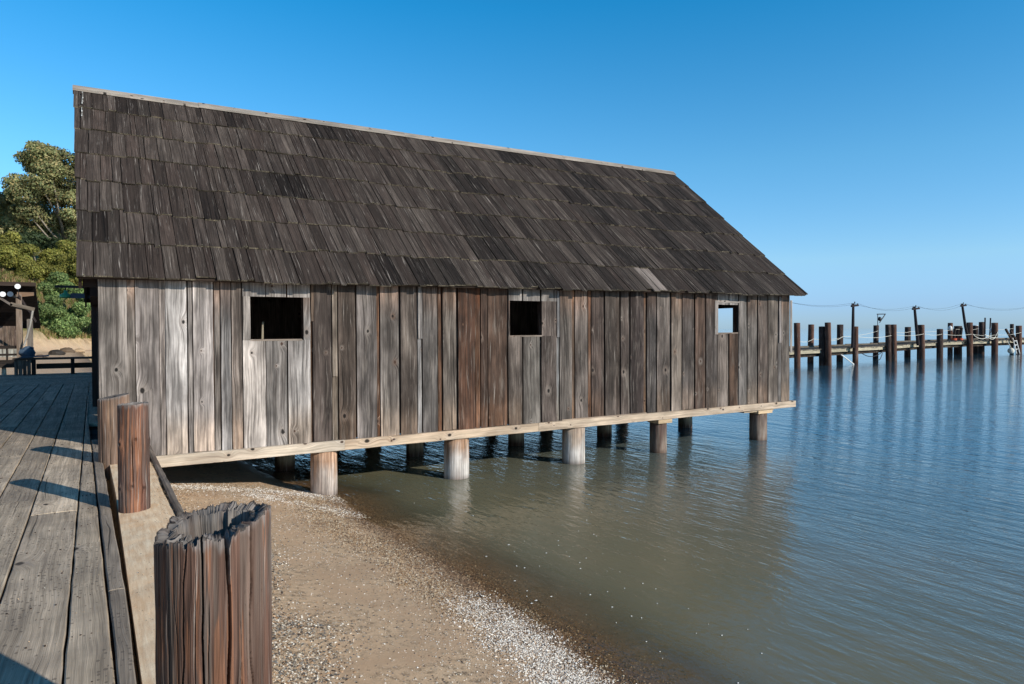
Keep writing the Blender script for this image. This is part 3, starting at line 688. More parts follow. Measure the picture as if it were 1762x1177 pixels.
# under layer, seen in the gaps
x = X0 + .01
while x < X1 - .02:
    x2 = min(x + random.uniform(.16, .26), X1 - .01)
    cutboards(mb, x, x2 - .004, -.19, wtop(x) - .01, YF + .036, .018, lin(random.choice([(60, 48, 42), (84, 60, 44), (50, 42, 38), (70, 58, 50)]), .8), False)
    x = x2
# narrow broken battens over the joints
for (pa, pb, za, zb, c) in [(1359.6, 1363, 1.0, 2.3, (150, 142, 136)), (572, 580, .85, 2.35, (122, 110, 98)), (719.5, 726.5, 1.45, 2.36, (132, 126, 122)), (958.5, 962, 1.45, 2.36, (120, 118, 118)), (1340.5, 1344, 1.25, 2.38, (118, 110, 106)), (536, 541, 1.75, 2.36, (116, 98, 84))]:
    xa, xb = px2x(pa), px2x(pb); board(mb, xa, max(xb, xa + .03), za, zb, YF - .012, .012, lin(c, WK), False, .002)
fw = mb.build('wall', M['wall'], shed)
# windows: opening with its frame, sill
for k, (wa, wb, za, zb) in enumerate(wins):
    mb = MB(); pale = lin((150, 140, 132), .8)
    t = .045
    mb.box(wa - .005, wb + .005, YF + .058, YF + .16, zb, zb + .06, lin((70, 55, 45), .8), 0)
    mb.box(wa - .05, wa, YF + .058, YF + .16, za, zb, lin((96, 60, 42), .8), 2)
    mb.box(wb, wb + .05, YF + .058, YF + .16, za, zb, lin((60, 48, 42), .8), 2)
    mb.box(wa, wb - (.03 if k == 0 else 0), YF - .006, YF + .15, za - .012, za + .014, lin((150, 135, 122), .7), 0)
    if k == 2:
        mb.box(wa - .10, wa + .0, YF - .016, YF - .001, za - .03, zb + .04, lin((150, 142, 136), .8), 2)
        mb.box(wa - .10, wb + .04, YF - .016, YF - .001, zb + .042, zb + .09, lin((150, 142, 136), .8), 0)
    mb.build('window_frame', M['beam'], shed)
# end walls and back wall
def gable(x, hole=None, door=None):
    mb = MB(); y = YF + .03
    while y < YB:
        y2 = min(y + random.uniform(.2, .3), YB)
        ym = (y + y2) / 2; top = 2.36 + (1 - abs(ym - 15.6) / 4.35) * 3.72
        segs = [(-.2, top)]
        if hole and y2 > hole[0] and y < hole[1]: segs = [(-.2, hole[2]), (hole[3], top)]
        if door and y2 > door[0] and y < door[1]: segs = [(door[2], top)]
        for (a, b_) in segs:
            if b_ - a > .02: mb.box(x, x + .025, y, y2 - .004, a, b_, lin(random.choice([G_, D_, B_]), .8) * random.uniform(.8, 1.1), 2)
        y = y2
    return mb.build('wall', M['wall'], shed)
gable(X0 + .02, door=(13.6, 17.2, 2.1)); gable(X1 - .04, hole=(12.62, 13.75, 1.25, 2.16))
mb = MB(); x = X0
while x < X1:
    x2 = min(x + random.uniform(.22, .3), X1); mb.box(x, x2 - .003, YB - .03, YB, -.2, 2.47 + .006 * x, lin(G_, .7), 2); x = x2
mb.build('wall', M['wall'], shed)
mb = MB()
for k in range(30): mb.box(X0, X1 - .05, YF + .06 + k * .288, YF + .06 + k * .288 + .284, -.19 + random.uniform(0, .004), -.14, lin((80, 68, 58), .8), 0)
mb.build('floor', M['deck'], shed)
mb = MB()
mb.box(X0 + .03, X0 + .14, 13.45, 13.58, -.1, 2.3, lin(D_, .7)); mb.box(-.035, .07, 17.25, 17.42, .002, 2.55, lin(K_, .6)); mb.box(-.02, .06, 17.43, 18.9, .03, 2.15, lin(K_, .6))
mb.box(-.04, .09, 12.9, 18.9, 2.16, 2.30, lin(K_, .6), 1)
mb.build('door', M['darkwood'], shed)
# sill beam in three lengths, slight steps, plus little bearing blocks
for (a, b_, dz, dy, c) in [(.655, 3.52, 0.004, 0, (206, 190, 170)), (3.523, 7.33, 0, .003, (206, 182, 156)), (7.333, 14.99, .006, -.003, (198, 177, 154))]:
    mb = MB(); n = max(2, int((b_ - a) / .35)); xs_ = np.linspace(a, b_, n + 1); V = []; Lc = []; r = random.random() * 9
    for xx in xs_:
        zt = -.205 + dz + random.uniform(-.004, .004); zb = -.372 + .0012 * xx + random.uniform(-.003, .003); yf = YF - .055 + dy
        for (py, pz) in ((yf, zb + .006), (yf - .001, zt - .008), (yf + .008, zt), (yf + .14, zt), (yf + .14, zb), (yf + .006, zb)):
            V.append((xx, py, pz)); Lc.append((pz + py + r, xx + r, r))
    F = []
    for i in range(n):
        for q in range(6): F.append((i * 6 + q, i * 6 + (q + 1) % 6, (i + 1) * 6 + (q + 1) % 6, (i + 1) * 6 + q))
    F += [tuple(range(6)), tuple(n * 6 + q for q in range(6))]
    mb.add(V, F, lin(c, .80), Lc); mb.build('sill_beam', M['beam'], shed)
mb = MB(); mb.box(7.9, 10.1, YF - .03, YF + .05, -.204, -.178, lin((170, 150, 130), .8), 0); mb.build('sill_shim', M['beam'], shed)
for (a, b_, c) in [(10.42, 10.82, (214, 186, 150)), (13.15, 14.2, (190, 170, 145)), (13.62, 14.12, (214, 186, 150))]:
    mb = MB(); dz = 0 if c[0] > 200 else .001
    mb.box(a, b_, YF - .05 + dz * 30, YF + .3, -.445 + dz * 50, -.366, lin(c, .85), 0); mb.build('bearing_block', M['beam'], shed)
mb = MB()
for Y_ in (13.9, 16.6, 19.5): mb.box(.65, 14.85, Y_ - .1, Y_ + .1, -.42, -.2, lin(K_, .6), 0)
for X_ in (3.2, 5.66, 8.3, 10.6, 13.9): mb.box(X_ - .09, X_ + .09, 11.36, 19.9, -.40, -.202, lin(K_, .6), 1)
mb.build('floor_joists', M['darkwood'], shed)
def piling(x, y, r, z1, cols, parent, seed, name='piling', z0=-2.6, top=None, n=22, lean=(0, 0), band=True):
    mb = MB(); V = []; Lc = []; Cc = []; m_ = 14
    for i in range(m_ + 1):
        t = i / m_; z = z0 + (z1 - z0) * t
        for k in range(n):
            a = 2 * math.pi * k / n
            rr = r * (1 + .05 * (vnoise(np.array(k / n * 5), np.array(z * .7), seed, 5) - .5) + .06 * (vnoise(np.array(k * 1.), np.array(z * .5), seed + 1, n) - .5)) * (1.04 - .05 * t)
            V.append((x + rr * math.cos(a) + lean[0] * (z + 1.1), y + rr * math.sin(a) + lean[1] * (z + 1.1), z)); Lc.append((a * r + seed * 1.3, z + seed, seed * .7))
            n_ = float(vnoise(np.array(a * 4.), np.array(z * 2.5), seed + 3))
            f = float(sstep(-.55 + .5 * (n_ - .5), -.80 + .5 * (n_ - .5), z))
            c = lin(cols[0], .85) * (1 - f) + lin(cols[1], .85) * f
            wetf = float(sstep(-1.0 + .03 * (n_ - .5), -1.05 + .03 * (n_ - .5), z)) if band else 0
            Cc.append(c * (1 - wetf) + lin((66, 44, 34)) * wetf)
    F = [(i * n + k, i * n + (k + 1) % n, (i + 1) * n + (k + 1) % n, (i + 1) * n + k) for i in range(m_) for k in range(n)]
    c0 = len(V); V.append((x + lean[0] * (z1 + 1.1), y + lean[1] * (z1 + 1.1), z1 + .01)); Lc.append((0, 0, 0)); Cc.append(lin(cols[0], .6))
    F += [(m_ * n + k, m_ * n + (k + 1) % n, c0) for k in range(n)]
    mb.add(V, F, np.array(Cc), Lc)
    return mb.build(name, M['pile'], parent, True)
sd_ = 100
for i, (xx, r, cols) in enumerate([(3.235, .215, ((188, 150, 122), (205, 190, 178))), (5.68, .228, ((176, 140, 112), (212, 204, 196))), (8.33, .23, ((172, 152, 134), (205, 198, 190))), (10.62, .185, ((104, 84, 76), (132, 118, 106))), (13.88, .205, ((118, 100, 90), (140, 124, 110)))]):
    piling(xx, YF + .18, r, -.375, cols, shed, sd_ + i)
for j, Y_ in enumerate((13.9, 16.6, 19.5)):
    for i, xx in enumerate((3.2, 6.0, 8.42, 11.06, 14.0)):
        if j and i == 0: continue
        piling(xx + random.uniform(-.1, .1), Y_, .19, -.42, ((118, 112, 92), (128, 122, 104)), shed, sd_ + 10 + j * 6 + i)
# roof
RY, EY = 15.6, 11.02
def roof_pt(x, s_, h=0.0, back=False):
    """s_=0 eave, 1 ridge; h above the roof plane"""
    ze = 2.30 + .0061 * x; zr = 6.20 + .0065 * x
    Yv = EY + (RY - EY) * s_
    z = ze + (zr - ze) * s_
    nl = math.hypot(RY - EY, zr - ze); ny, nz2 = -(zr - ze) / nl, (RY - EY) / nl
    y = Yv + ny * h
    if back: y = 2 * RY - y
    return (x, y, z + nz2 * h)
def xl(s_): return -.19 - .085 * s_
def xr(s_): return 15.20 - .10 * s_
SL = 6.0
def roof_side(back=False):
    mb = MB(); nc = 7
    sh = [(90, 79, 72), (84, 74, 68), (94, 83, 76), (78, 67, 61), (106, 95, 87), (70, 60, 54), (88, 75, 68)]
    edges = [1.0, .855, .725, .60, .465, .325, .17, 0.0][::-1]  # course exposure measured, eave first
    edges = [0.0, .145, .285, .43, .575, .715, .858, 1.0]
    for c in range(nc):
        s0, s1 = edges[c], edges[c + 1]; ov = min(1.0, s1 + (.09 if c < nc - 1 else 0))
        x = xl(s0)
        ph_ = random.random() * 9; dark = 0
        while x < xr(s0) - .02:
            w_ = random.choice([.08, .10, .13, .16, .18, .20, .21, .23]) * (1 if not back else 1.6)
            x2 = min(x + w_, xr(s0))
            jl = random.uniform(-.004, .003) if random.random() > .18 else random.uniform(-.010, .012)
            jl += .0035 * math.sin(x * 1.3 + ph_) + .002 * math.sin(x * 3.7 + ph_ * 2)
            if dark > 0: dark -= 1
            elif random.random() < (.02 if x < 4 else .075): dark = random.randint(1, 6)
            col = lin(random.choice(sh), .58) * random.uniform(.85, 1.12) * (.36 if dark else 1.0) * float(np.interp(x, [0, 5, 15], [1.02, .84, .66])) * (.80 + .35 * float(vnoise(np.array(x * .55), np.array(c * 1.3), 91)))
            if not back and c == 0 and 10.1 < x < 10.5: col = lin((150, 138, 130), .7)
            th = random.uniform(.016, .026); lift = random.uniform(0, .006); sk = random.uniform(-.006, .006)
            g = random.uniform(.004, .014); lift *= random.choice([1, 1, 2.5])
            # lower end sits on the course beneath, upper end on the deck
            nseg = 2
            a0 = roof_pt(x + g, s0 + jl, .028 + lift, back); b0 = roof_pt(x2, s0 + jl + random.uniform(-.001, .001), .028 + lift * .6, back)
            a1 = roof_pt(x + g + sk, ov, .004, back); b1 = roof_pt(x2 + sk, ov, .004, back)
            A0 = roof_pt(x + g, s0 + jl, .028 + lift + th, back); B0 = roof_pt(x2, s0 + jl, .028 + lift * .6 + th, back)
            A1 = roof_pt(x + g + sk, ov, .010, back); B1 = roof_pt(x2 + sk, ov, .010, back)
            P = [a0, b0, B0, A0, a1, b1, B1, A1]
            r = random.random() * 90; ln = (ov - s0) * SL; wv = x2 - x
            Lc = [(r, r, r), (r + wv, r, r), (r + wv + th, r, r), (r + th, r, r), (r, r + ln, r), (r + wv, r + ln, r), (r + wv + th, r + ln, r), (r + th, r + ln, r)]
            # lichen-pale butt end: own verts
            Fc = [(3, 2, 6, 7), (0, 3, 7, 4), (1, 5, 6, 2), (0, 4, 5, 1), (4, 7, 6, 5)]
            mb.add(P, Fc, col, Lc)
            e0 = [a0, b0, B0, A0]
            mb.add(e0, [(0, 1, 2, 3)], lin((128, 118, 100), .8) * random.choice([.3, .5, .7, 1.0]), [(r, r, r), (r + wv, r, r), (r + wv, r + th, r), (r, r + th, r)])
            if not back and random.random() < .55:      # crumbs of lichen along the butt
                for q in range(random.randint(1, 3)):
                    xx = random.uniform(x, x2); p = np.array(roof_pt(xx, s0 + jl + .002, .028 + th + .006)); z_ = random.uniform(.004, .009)
                    d = np.array([[1.6, 0, 0], [0, 1, 0], [-1.6, 0, 0], [0, -1, 0], [0, 0, 1]]) * z_
                    mb.add(p + d, [(0, 1, 4), (1, 2, 4), (2, 3, 4), (3, 0, 4)], lin(random.choice([(150, 146, 110), (120, 112, 88), (170, 165, 140)]), .7))
            x = x2
    if not back:      # bird lime streak at the top of the left edge
        for (sa, sb, xx, ww) in ((.868, .955, -.115, .016), (.775, .845, -.125, .014)):
            for q in range(7):
                ta, tb = sa + (sb - sa) * q / 7, sa + (sb - sa) * (q + 1.15) / 7; w_ = ww * random.uniform(.4, 1.5); xo = xx + random.uniform(-.006, .006)
                P = [roof_pt(xo - w_ * .5, ta, .086), roof_pt(xo + w_ * .5, ta, .086), roof_pt(xo + w_ * .4, tb, .074), roof_pt(xo - w_ * .4, tb, .074)]
                mb.hexa(P + [(p[0], p[1] - .003, p[2] + .004) for p in P], (.5, .5, .47), 1)
    return mb.build('roof', M['shingle'], shed)
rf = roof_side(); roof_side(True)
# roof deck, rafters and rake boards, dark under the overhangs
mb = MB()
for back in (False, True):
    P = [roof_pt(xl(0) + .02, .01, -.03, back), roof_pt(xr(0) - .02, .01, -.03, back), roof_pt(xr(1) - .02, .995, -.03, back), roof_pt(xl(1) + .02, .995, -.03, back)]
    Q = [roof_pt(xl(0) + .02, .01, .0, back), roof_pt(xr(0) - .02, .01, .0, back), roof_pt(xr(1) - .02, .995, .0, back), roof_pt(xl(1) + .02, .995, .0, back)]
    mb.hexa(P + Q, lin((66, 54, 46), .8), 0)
mb.build('roof_deck', M['darkwood'], shed)
mb = MB()
for k in range(20):
    xx = X0 + .1 + k * (X1 - X0 - .2) / 19
    for back in (False, True):
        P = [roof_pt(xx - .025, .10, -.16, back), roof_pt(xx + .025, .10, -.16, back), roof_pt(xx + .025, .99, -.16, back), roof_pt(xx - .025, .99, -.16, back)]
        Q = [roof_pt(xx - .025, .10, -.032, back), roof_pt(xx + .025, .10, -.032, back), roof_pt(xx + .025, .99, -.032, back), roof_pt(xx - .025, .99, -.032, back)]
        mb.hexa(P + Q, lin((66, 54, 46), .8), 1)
mb.build('rafters', M['darkwood'], shed)
mb = MB()
for (xx) in (-.165,):
    for back in (False, True):
        P = [roof_pt(xx, .015, -.22, back), roof_pt(xx + .04, .015, -.22, back), roof_pt(xx + .04, .99, -.22, back), roof_pt(xx, .99, -.22, back)]
        Q = [roof_pt(xx, .015, -.031, back), roof_pt(xx + .04, .015, -.031, back), roof_pt(xx + .04, .99, -.031, back), roof_pt(xx, .99, -.031, back)]
        mb.hexa(P + Q, lin((58, 46, 40), .7), 1)
mb.box(-.12, .06, YF + .06, YF + .18, 2.22, 2.36, lin((50, 40, 36), .7), 0)
mb.build('rake_board', M['darkwood'], shed)
mb = MB()
zr = lambda x: 6.245 + .0065 * x
segs = [-.275, 1.9, 6.4, 11.0, 15.12]
for a, b_ in zip(segs[:-1], segs[1:]):
    c = lin(random.choice([(166, 156, 144), (158, 149, 138), (172, 164, 150)]), .8); dz = random.uniform(-.006, .006)
    for sgn in (-1, 1):
        P = [(a, RY, zr(a) + dz), (b_ - .004, RY, zr(b_) + dz), (b_ - .004, RY + sgn * .13, zr(b_) + dz - .112), (a, RY + sgn * .13, zr(a) + dz - .112)]
        Q = [(p[0], p[1] + sgn * .0, p[2] + .026) for p in P]
        mb.hexa(P + Q, c, 0)
o = mb.build('ridge_cap', M['beam'], shed); o.parent = rf
mb = MB()
for (x0_, x1_, y0_, y1_) in ((.75, .80, 20.4, 30.6), (5.0, 5.05, 20.4, 30.6), (.8, 5.0, 20.4, 20.45), (.8, 5.0, 30.55, 30.6)):
    mb.box(x0_, x1_, y0_, y1_, -.2, 3.5, lin(D_, .8))
mb.hexa([(.5, 20.1, 3.45), (5.3, 20.1, 4.2), (5.3, 30.9, 4.2), (.5, 30.9, 3.45), (.5, 20.1, 3.53), (5.3, 20.1, 4.28), (5.3, 30.9, 4.28), (.5, 30.9, 3.53)], lin(K_, .8), 0)
mb.build('shade_blocker', M['wall'], shed)  # unseen block added behind the shed to shade the bench and far boardwalk
# inside: a pale leaning pole and a hanging bulb seen through the first window
mb = MB(); mb.tube([(2.35, 12.1, -.13), (2.44, 12.15, 1.75)], [.035, .018], lin((150, 140, 120))); tag(mb.build('pole', M['beam']), 'pale pole leaning inside the shed behind the first window', 'pole')

# ---------------------------------------------------------------- lamp at the shed's far corner
lamp = empty('gooseneck_lamp', (-.25, 20.0, 2.6), 'green enamel lamp hanging from a bracket at the far corner of the shed', 'lamp')
mb = MB(); V = []; F = []; n = 24
prof = [(.02, 2.60), (.035, 2.60), (.04, 2.53), (.07, 2.515), (.12, 2.50), (.135, 2.44), (.137, 2.415), (.125, 2.43), (.02, 2.49)]
for (r, z) in prof:
    for k in range(n): a = 2 * math.pi * k / n; V.append((-.56 + r * math.cos(a), 20.0 + r * math.sin(a), z))
for i in range(len(prof) - 1):
    for k in range(n): F.append((i * n + k, i * n + (k + 1) % n, (i + 1) * n + (k + 1) % n, (i + 1) * n + k))
mb.add(V, F, (.1, .3, .2)); mb.build('lamp_shade', M['green'], lamp, True)
mb = MB(); mb.box(-.78, .1, 19.97, 20.03, 2.66, 2.72, (.02, .02, .03), 0); mb.tube([(-.56, 20, 2.66), (-.56, 20, 2.59)], .014, (.03, .03, .03)); mb.build('bracket', M['iron'], lamp)
mb = MB(); mb.box(-.46, .1, 19.9, 20.02, 2.41, 2.53, (.02, .03, .05), 0); mb.build('junction_box', M['bluebag'], lamp)

# ---------------------------------------------------------------- pier
pier = empty('pier', (50, 33, 0), 'long low timber pier on brown piles running out into the bay', 'pier')
fy = lambda x: float(np.interp(x, [36, 41, 50, 56, 62, 72, 95], [30.3, 30.9, 32.0, 32.9, 33.7, 34.4, 34.6]))
dzf = lambda x: float(np.interp(x, [36, 41, 50, 57, 63, 70, 95], [.09, .10, .14, .17, .28, .34, .36]))
mb = MB(); x = 36.0
while x < 94:
    w_ = .27; y0 = fy(x) + .15; z = dzf(x) + random.uniform(-.012, .012)
    mb.box(x, x + w_ - .012, y0 + random.uniform(-.05, .05), y0 + 3.1 + random.uniform(-.06, .06), z - .05, z, lin(random.choice([(128, 120, 108), (110, 102, 92), (140, 132, 118), (96, 90, 82)]), .85) * random.uniform(.8, 1.1), 1)
    x += w_
mb.build('deck', M['deck'], pier)
mb = MB(); x = 36.0
while x < 94:
    b_ = x + 4.6
    for (dy, c, h0, h1) in ((.22, (190, 180, 155), -.30, -.055), (2.9, (70, 62, 55), -.32, -.055)):
        mb.hexa([(x, fy(x) + dy, dzf(x) + h0), (b_ - .02, fy(b_) + dy, dzf(b_) + h0), (b_ - .02, fy(b_) + dy + .12, dzf(b_) + h0), (x, fy(x) + dy + .12, dzf(x) + h0),
                 (x, fy(x) + dy, dzf(x) + h1), (b_ - .02, fy(b_) + dy, dzf(b_) + h1), (b_ - .02, fy(b_) + dy + .12, dzf(b_) + h1), (x, fy(x) + dy + .12, dzf(x) + h1)], lin(c, .8) * random.uniform(.8, 1.1), 0)
    mb.hexa([(x, fy(x) + .5, dzf(x) - .56), (b_ - .02, fy(b_) + .5, dzf(b_) - .56), (b_ - .02, fy(b_) + 2.8, dzf(b_) - .56), (x, fy(x) + 2.8, dzf(x) - .56),
             (x, fy(x) + .5, dzf(x) - .31), (b_ - .02, fy(b_) + .5, dzf(b_) - .31), (b_ - .02, fy(b_) + 2.8, dzf(b_) - .31), (x, fy(x) + 2.8, dzf(x) - .31)], lin((50, 44, 38), .7), 0)
    # far kerb timber
    mb.box(x + .03, b_ - .05, fy(x) + 3.05, fy(x) + 3.2, dzf(x) + .001, dzf(x) + .13, lin((112, 106, 96), .8), 0)
    x = b_
mb.build('stringer', M['beam'], pier)
RD, DK = ((98, 70, 58), (92, 72, 62)), ((66, 54, 50), (60, 52, 48))
piles = [(40.98, 30.49, 1.98, .18, RD, -.03), (45.35, 31.67, 1.74, .19, DK, -.02), (45.44, 31.21, 2.02, .185, RD, -.06), (49.48, 31.74, 1.73, .18, RD, 0), (55.49, 32.71, 1.89, .19, DK, -.05), (55.83, 32.46, 1.89, .19, RD, -.05),
         (62.48, 34.10, 1.87, .15, DK, 0), (61.09, 33.08, 1.87, .20, RD, -.05), (65.64, 33.97, 1.5, .23, DK, 0), (71.37, 34.20, 2.1, .23, RD, -.03), (76.11, 34.20, 2.08, .25, RD, -.02), (78.73, 36.6, 2.19, .24, DK, 0), (81.66, 34.45, 1.79, .24, RD, -.03), (87.5, 34.6, 2.0, .22, RD, 0),
         (48.3, 34.75, 1.91, .20, RD, .05), (52.87, 35.3, 1.91, .22, DK, .03), (59.56, 36.3, 1.85, .20, DK, .05), (63.04, 37.0, 1.9, .19, RD, .05), (66.55, 37.4, 1.7, .24, DK, .02), (75.99, 38.3, 2.11, .21, RD, 0), (76.9, 38.0, 1.79, .33, DK, 0), (80.64, 38.1, 1.81, .25, DK, 0), (88.4, 38.0, 2.0, .17, DK, 0), (40.9, 33.95, 1.8, .2, RD, 0)]
for i, (x, y, zt, r, cols, ln) in enumerate(piles):
    piling(x, y, r * 1.13, zt, (cols[0], cols[1]), pier, 300 + i * 3, n=14, lean=(ln * .35, -ln * .15), band=True)
mb = MB(); mb.bar((74.6, 34.1, -1.2), (73.9, 34.1, .3), .06, .06, (.6, .6, .6))
# ladder, buoy, ropes, bags, small posts
def box_thing(name, label, cat, build, mat, parent=None, group=None):
    mb = MB(); build(mb); o = mb.build(name, mat, parent)
    return tag(o, label, cat, group) if parent is None else o
lad = empty('ladder', (80.3, 34.1, 0), 'short white ladder hanging from the pier down to the water', 'ladder')
def rail(mb, dx): mb.bar((80.1 + dx, 34.2, .55), (80.5 + dx, 34.0, -1.05), .07, .05, (.7, .7, .7))
for dx in (-.35, .30):
    mb = MB(); rail(mb, dx); mb.build('rail', M['white'], lad)
for k in range(3):
    mb = MB(); z = .25 - k * .42; mb.bar((79.85 + k * .1, 34.14, z), (80.50 + k * .1, 34.14, z), .05, .06, (.7, .7, .7)); mb.build('rung', M['white'], lad)
def sphere(mb, c, r, col, n=14, sq=1.0):
    V = []; F = []
    for i in range(n + 1):
        a = math.pi * i / n
        for k in range(n): b_ = 2 * math.pi * k / n; V.append((c[0] + r * math.sin(a) * math.cos(b_), c[1] + r * math.sin(a) * math.sin(b_), c[2] + r * sq * math.cos(a)))
    for i in range(n):
        for k in range(n): F.append((i * n + k, i * n + (k + 1) % n, (i + 1) * n + (k + 1) % n, (i + 1) * n + k))
    mb.add(V, F, col)
def buoy(mb): sphere(mb, (78.6, 33.85, -.72), .30, (.6, .6, .55)); mb.tube([(78.6, 33.85, -.42), (78.6, 33.9, -.3), (78.7, 34.2, .2)], .03, (.6, .6, .55))
o = box_thing('buoy', 'round off-white buoy hanging beside the ladder under the pier', 'buoy', buoy, M['rope'])
def gang(mb):
    mb.bar((79.3, 34.0, .2), (78.3, 34.2, 1.45), .16, .16, lin((60, 48, 42))); 
tag(box_thing('leaning_timber', 'dark timber leaning on the pier edge beside the white ladder', 'timber', gang, M['darkwood']))
tag(box_thing('leaning_timber', 'dark timber leaning upright between the ladder and the last pile', 'timber', lambda mb: mb.bar((80.6, 34.2, .2), (79.5, 34.3, 1.3), .16, .16, lin((60, 48, 42))), M['darkwood']))
for k, (x0, y0, zt, lb) in enumerate([(78.1, 36.0, 2.62, 'left one of two thin dark poles rising above the pier piles'), (79.5, 36.2, 2.6, 'right one of two thin dark poles rising above the pier piles')]):
    tag(box_thing('pole', lb, 'pole', lambda mb: mb.tube([(x0, y0, .3), (x0 + (.15 if k else .0), y0, zt)], .07, lin((50, 42, 40))), M['darkwood']))
for k, (x0, lb) in enumerate([(74.1, 'short dark stump leaning left on the pier deck'), (75.3, 'short dark stump leaning right on the pier deck')]):
    st = empty('stump', (x0, 37.0, .3), lb, 'stump')
    mb = MB(); mb.tube([(x0, 37.0, .34), (x0 + .15 + .12 * k, 37.0, 1.5 + .1 * k)], .13, lin((40, 36, 36)), 10); mb.build('timber', M['darkwood'], st)
    mb = MB(); mb.tube([(x0, 37.0, .345), (x0 + .01, 37.0, .55)], .26, (.5, .2, .1), 12); mb.build('base_ring', M['red'], st)
def bag(mb, c):
    sphere(mb, c, .19, (.7, .7, .7), 10, 1.35)
for c, lb in [((64.0, 34.9, 1.35), 'small white bag tied to the pier pile under the middle power pole'), ((73.2, 36.9, 1.55), 'small white bag tied beside the thick dark pile'), ((79.6, 36.1, 1.35), 'small white bag tied to the thin poles near the ladder')]:
    tag(box_thing('bag', lb, 'bag', lambda mb: bag(mb, c), M['white']))
tag(box_thing('pile_cap', 'white cap on top of a dark pile at the back of the pier', 'pile cap', lambda mb: mb.tube([(80.64, 38.1, 1.45), (80.64, 38.1, 1.86)], [.27, .25], (.7, .7, .7), 14), M['white']))
def rope(name, label, pts, r=.015, sag=.12, mat='rope', cat='rope', group=None):
    P = []
    for a, b_ in zip(pts[:-1], pts[1:]):
        a = np.array(a, float); b_ = np.array(b_, float); n = 9
        for k in range(n): t = k / n; P.append(a + (b_ - a) * t - np.array([0, 0, 4 * sag * t * (1 - t)]))
    P.append(np.array(pts[-1], float)); mb = MB(); mb.tube(P, r, (.6, .58, .5), 6)
    return tag(mb.build(name, M[mat]), label, cat, group)
rope('rope', 'white mooring rope strung lower along the pier between the nearer piles', [(40.98, 30.3, .72), (48.3, 34.5, .78), (52.9, 35.05, .86), (49.6, 31.6, .95), (55.5, 32.5, 1.0)])
rope('rope', 'white mooring rope strung higher along the pier between the nearer piles', [(45.4, 31.1, .72), (52.87, 35.05, .92), (59.5, 36.05, 1.35)])
rope('rope', 'white rope strung low along the pier between the farther piles', [(55.8, 32.3, 1.05), (61.1, 32.9, 1.1), (65.64, 33.75, 1.05), (71.3, 34.0, 1.0), (76.1, 34.0, .9), (81.6, 34.2, 1.1)])
rope('rope', 'white rope strung high along the pier between the farther piles', [(63.0, 36.8, 1.3), (66.5, 37.1, 1.25), (76.3, 37.7, 1.45), (80.6, 37.8, 1.5), (88.3, 37.8, 1.5)])
rope('rope', 'tangle of pale rope slung down between the piles right of the third power pole', [(71.5, 34.0, 1.0), (73.0, 34.0, .55), (74.0, 33.9, .75), (75.2, 33.9, .5), (76.0, 33.9, 1.2), (76.0, 33.9, .6), (73.5, 33.9, .95)], .03, .1)
rope('rope', 'dark line drooping from the pier edge to the water near the paired piles', [(50.5, 31.9, -.3), (54.0, 32.3, -.25), (53.0, 32.2, -.8)], .03, .35, 'iron')
mb = MB(); mb.tube([(47.5, 31.6, -.35), (48.9, 31.5, -1.1)], .045, (.7, .7, .7)); tag(mb.build('pole', M['white']), 'white pole slanting from the pier into the water', 'pole')
# power poles
def upole(x, y, x2, zt, w_, label, axx=.45):
    p = empty('utility_pole', (x, y, .1), label, 'utility pole', 'power poles on the pier')
    mb = MB(); mb.tube([(x, y, .12), (x + (x2 - x) * .55, y, 1.85), (x2, y, zt)], [w_ * 1.15, w_, w_ * .8], lin((44, 38, 40)), 10); mb.build('pole', M['darkwood'], p)
    mb = MB(); mb.bar((x2 - axx, y - .12, zt - .22), (x2 + axx, y - .12, zt - .18 + .04), .12, .14, lin((44, 38, 40))); mb.build('crossarm', M['darkwood'], p)
    for dx in (-axx + .08, axx - .08, 0):
        mb = MB(); h = zt - .13 if dx else zt + .0; mb.tube([(x2 + dx, y - .12, h), (x2 + dx, y - .12, h + .13)], [.05, .03], (.03, .03, .03), 8); mb.build('insulator', M['iron'], p)
upole(49.15, 31.75, 49.2, 3.48, .11, 'nearest dark power pole with a crossarm on the pier, standing straight', .42)
upole(60.7, 33.2, 60.1, 3.42, .12, 'middle power pole with a crossarm on the pier, lower than its neighbours', .52)
upole(71.0, 34.1, 69.7, 3.85, .12, 'farthest power pole with a crossarm on the pier, tilted left', .48)
for dy, lb in ((-.38, 'overhead wire on the left ends of the pier crossarms'), (.38, 'overhead wire on the right ends of the pier crossarms')):
    rope('power_line', lb, [(38.0, 30.6, 3.75 + dy * .1), (49.2 + dy, 31.63, 3.48), (60.1 + dy, 33.08, 3.46), (69.7 + dy, 33.98, 3.85), (84, 34.6, 3.75)], .007, .42 + dy * .15, 'iron', 'wire', 'overhead wires along the pier')
lb_ = empty('lamp_bracket', (59.6, 36.2, 1.85), 'thin iron lamp bracket standing on a pile of the pier', 'bracket')
mb = MB(); mb.tube([(59.7, 36.2, 1.85), (59.7, 36.2, 2.85)], .03, (.03, .03, .03)); mb.tube([(59.6, 36.2, 2.84), (60.9, 36.2, 2.86)], .04, (.03, .03, .03)); mb.tube([(60.8, 36.2, 2.8), (60.0, 36.2, 2.1)], .04, (.03, .03, .03)); mb.build('bracket_arm', M['iron'], lb_)
mb = MB(); sphere(mb, (60.0, 36.2, 2.42), .16, (.03, .03, .03), 8, 1.2); mb.build('lamp', M['iron'], lb_)

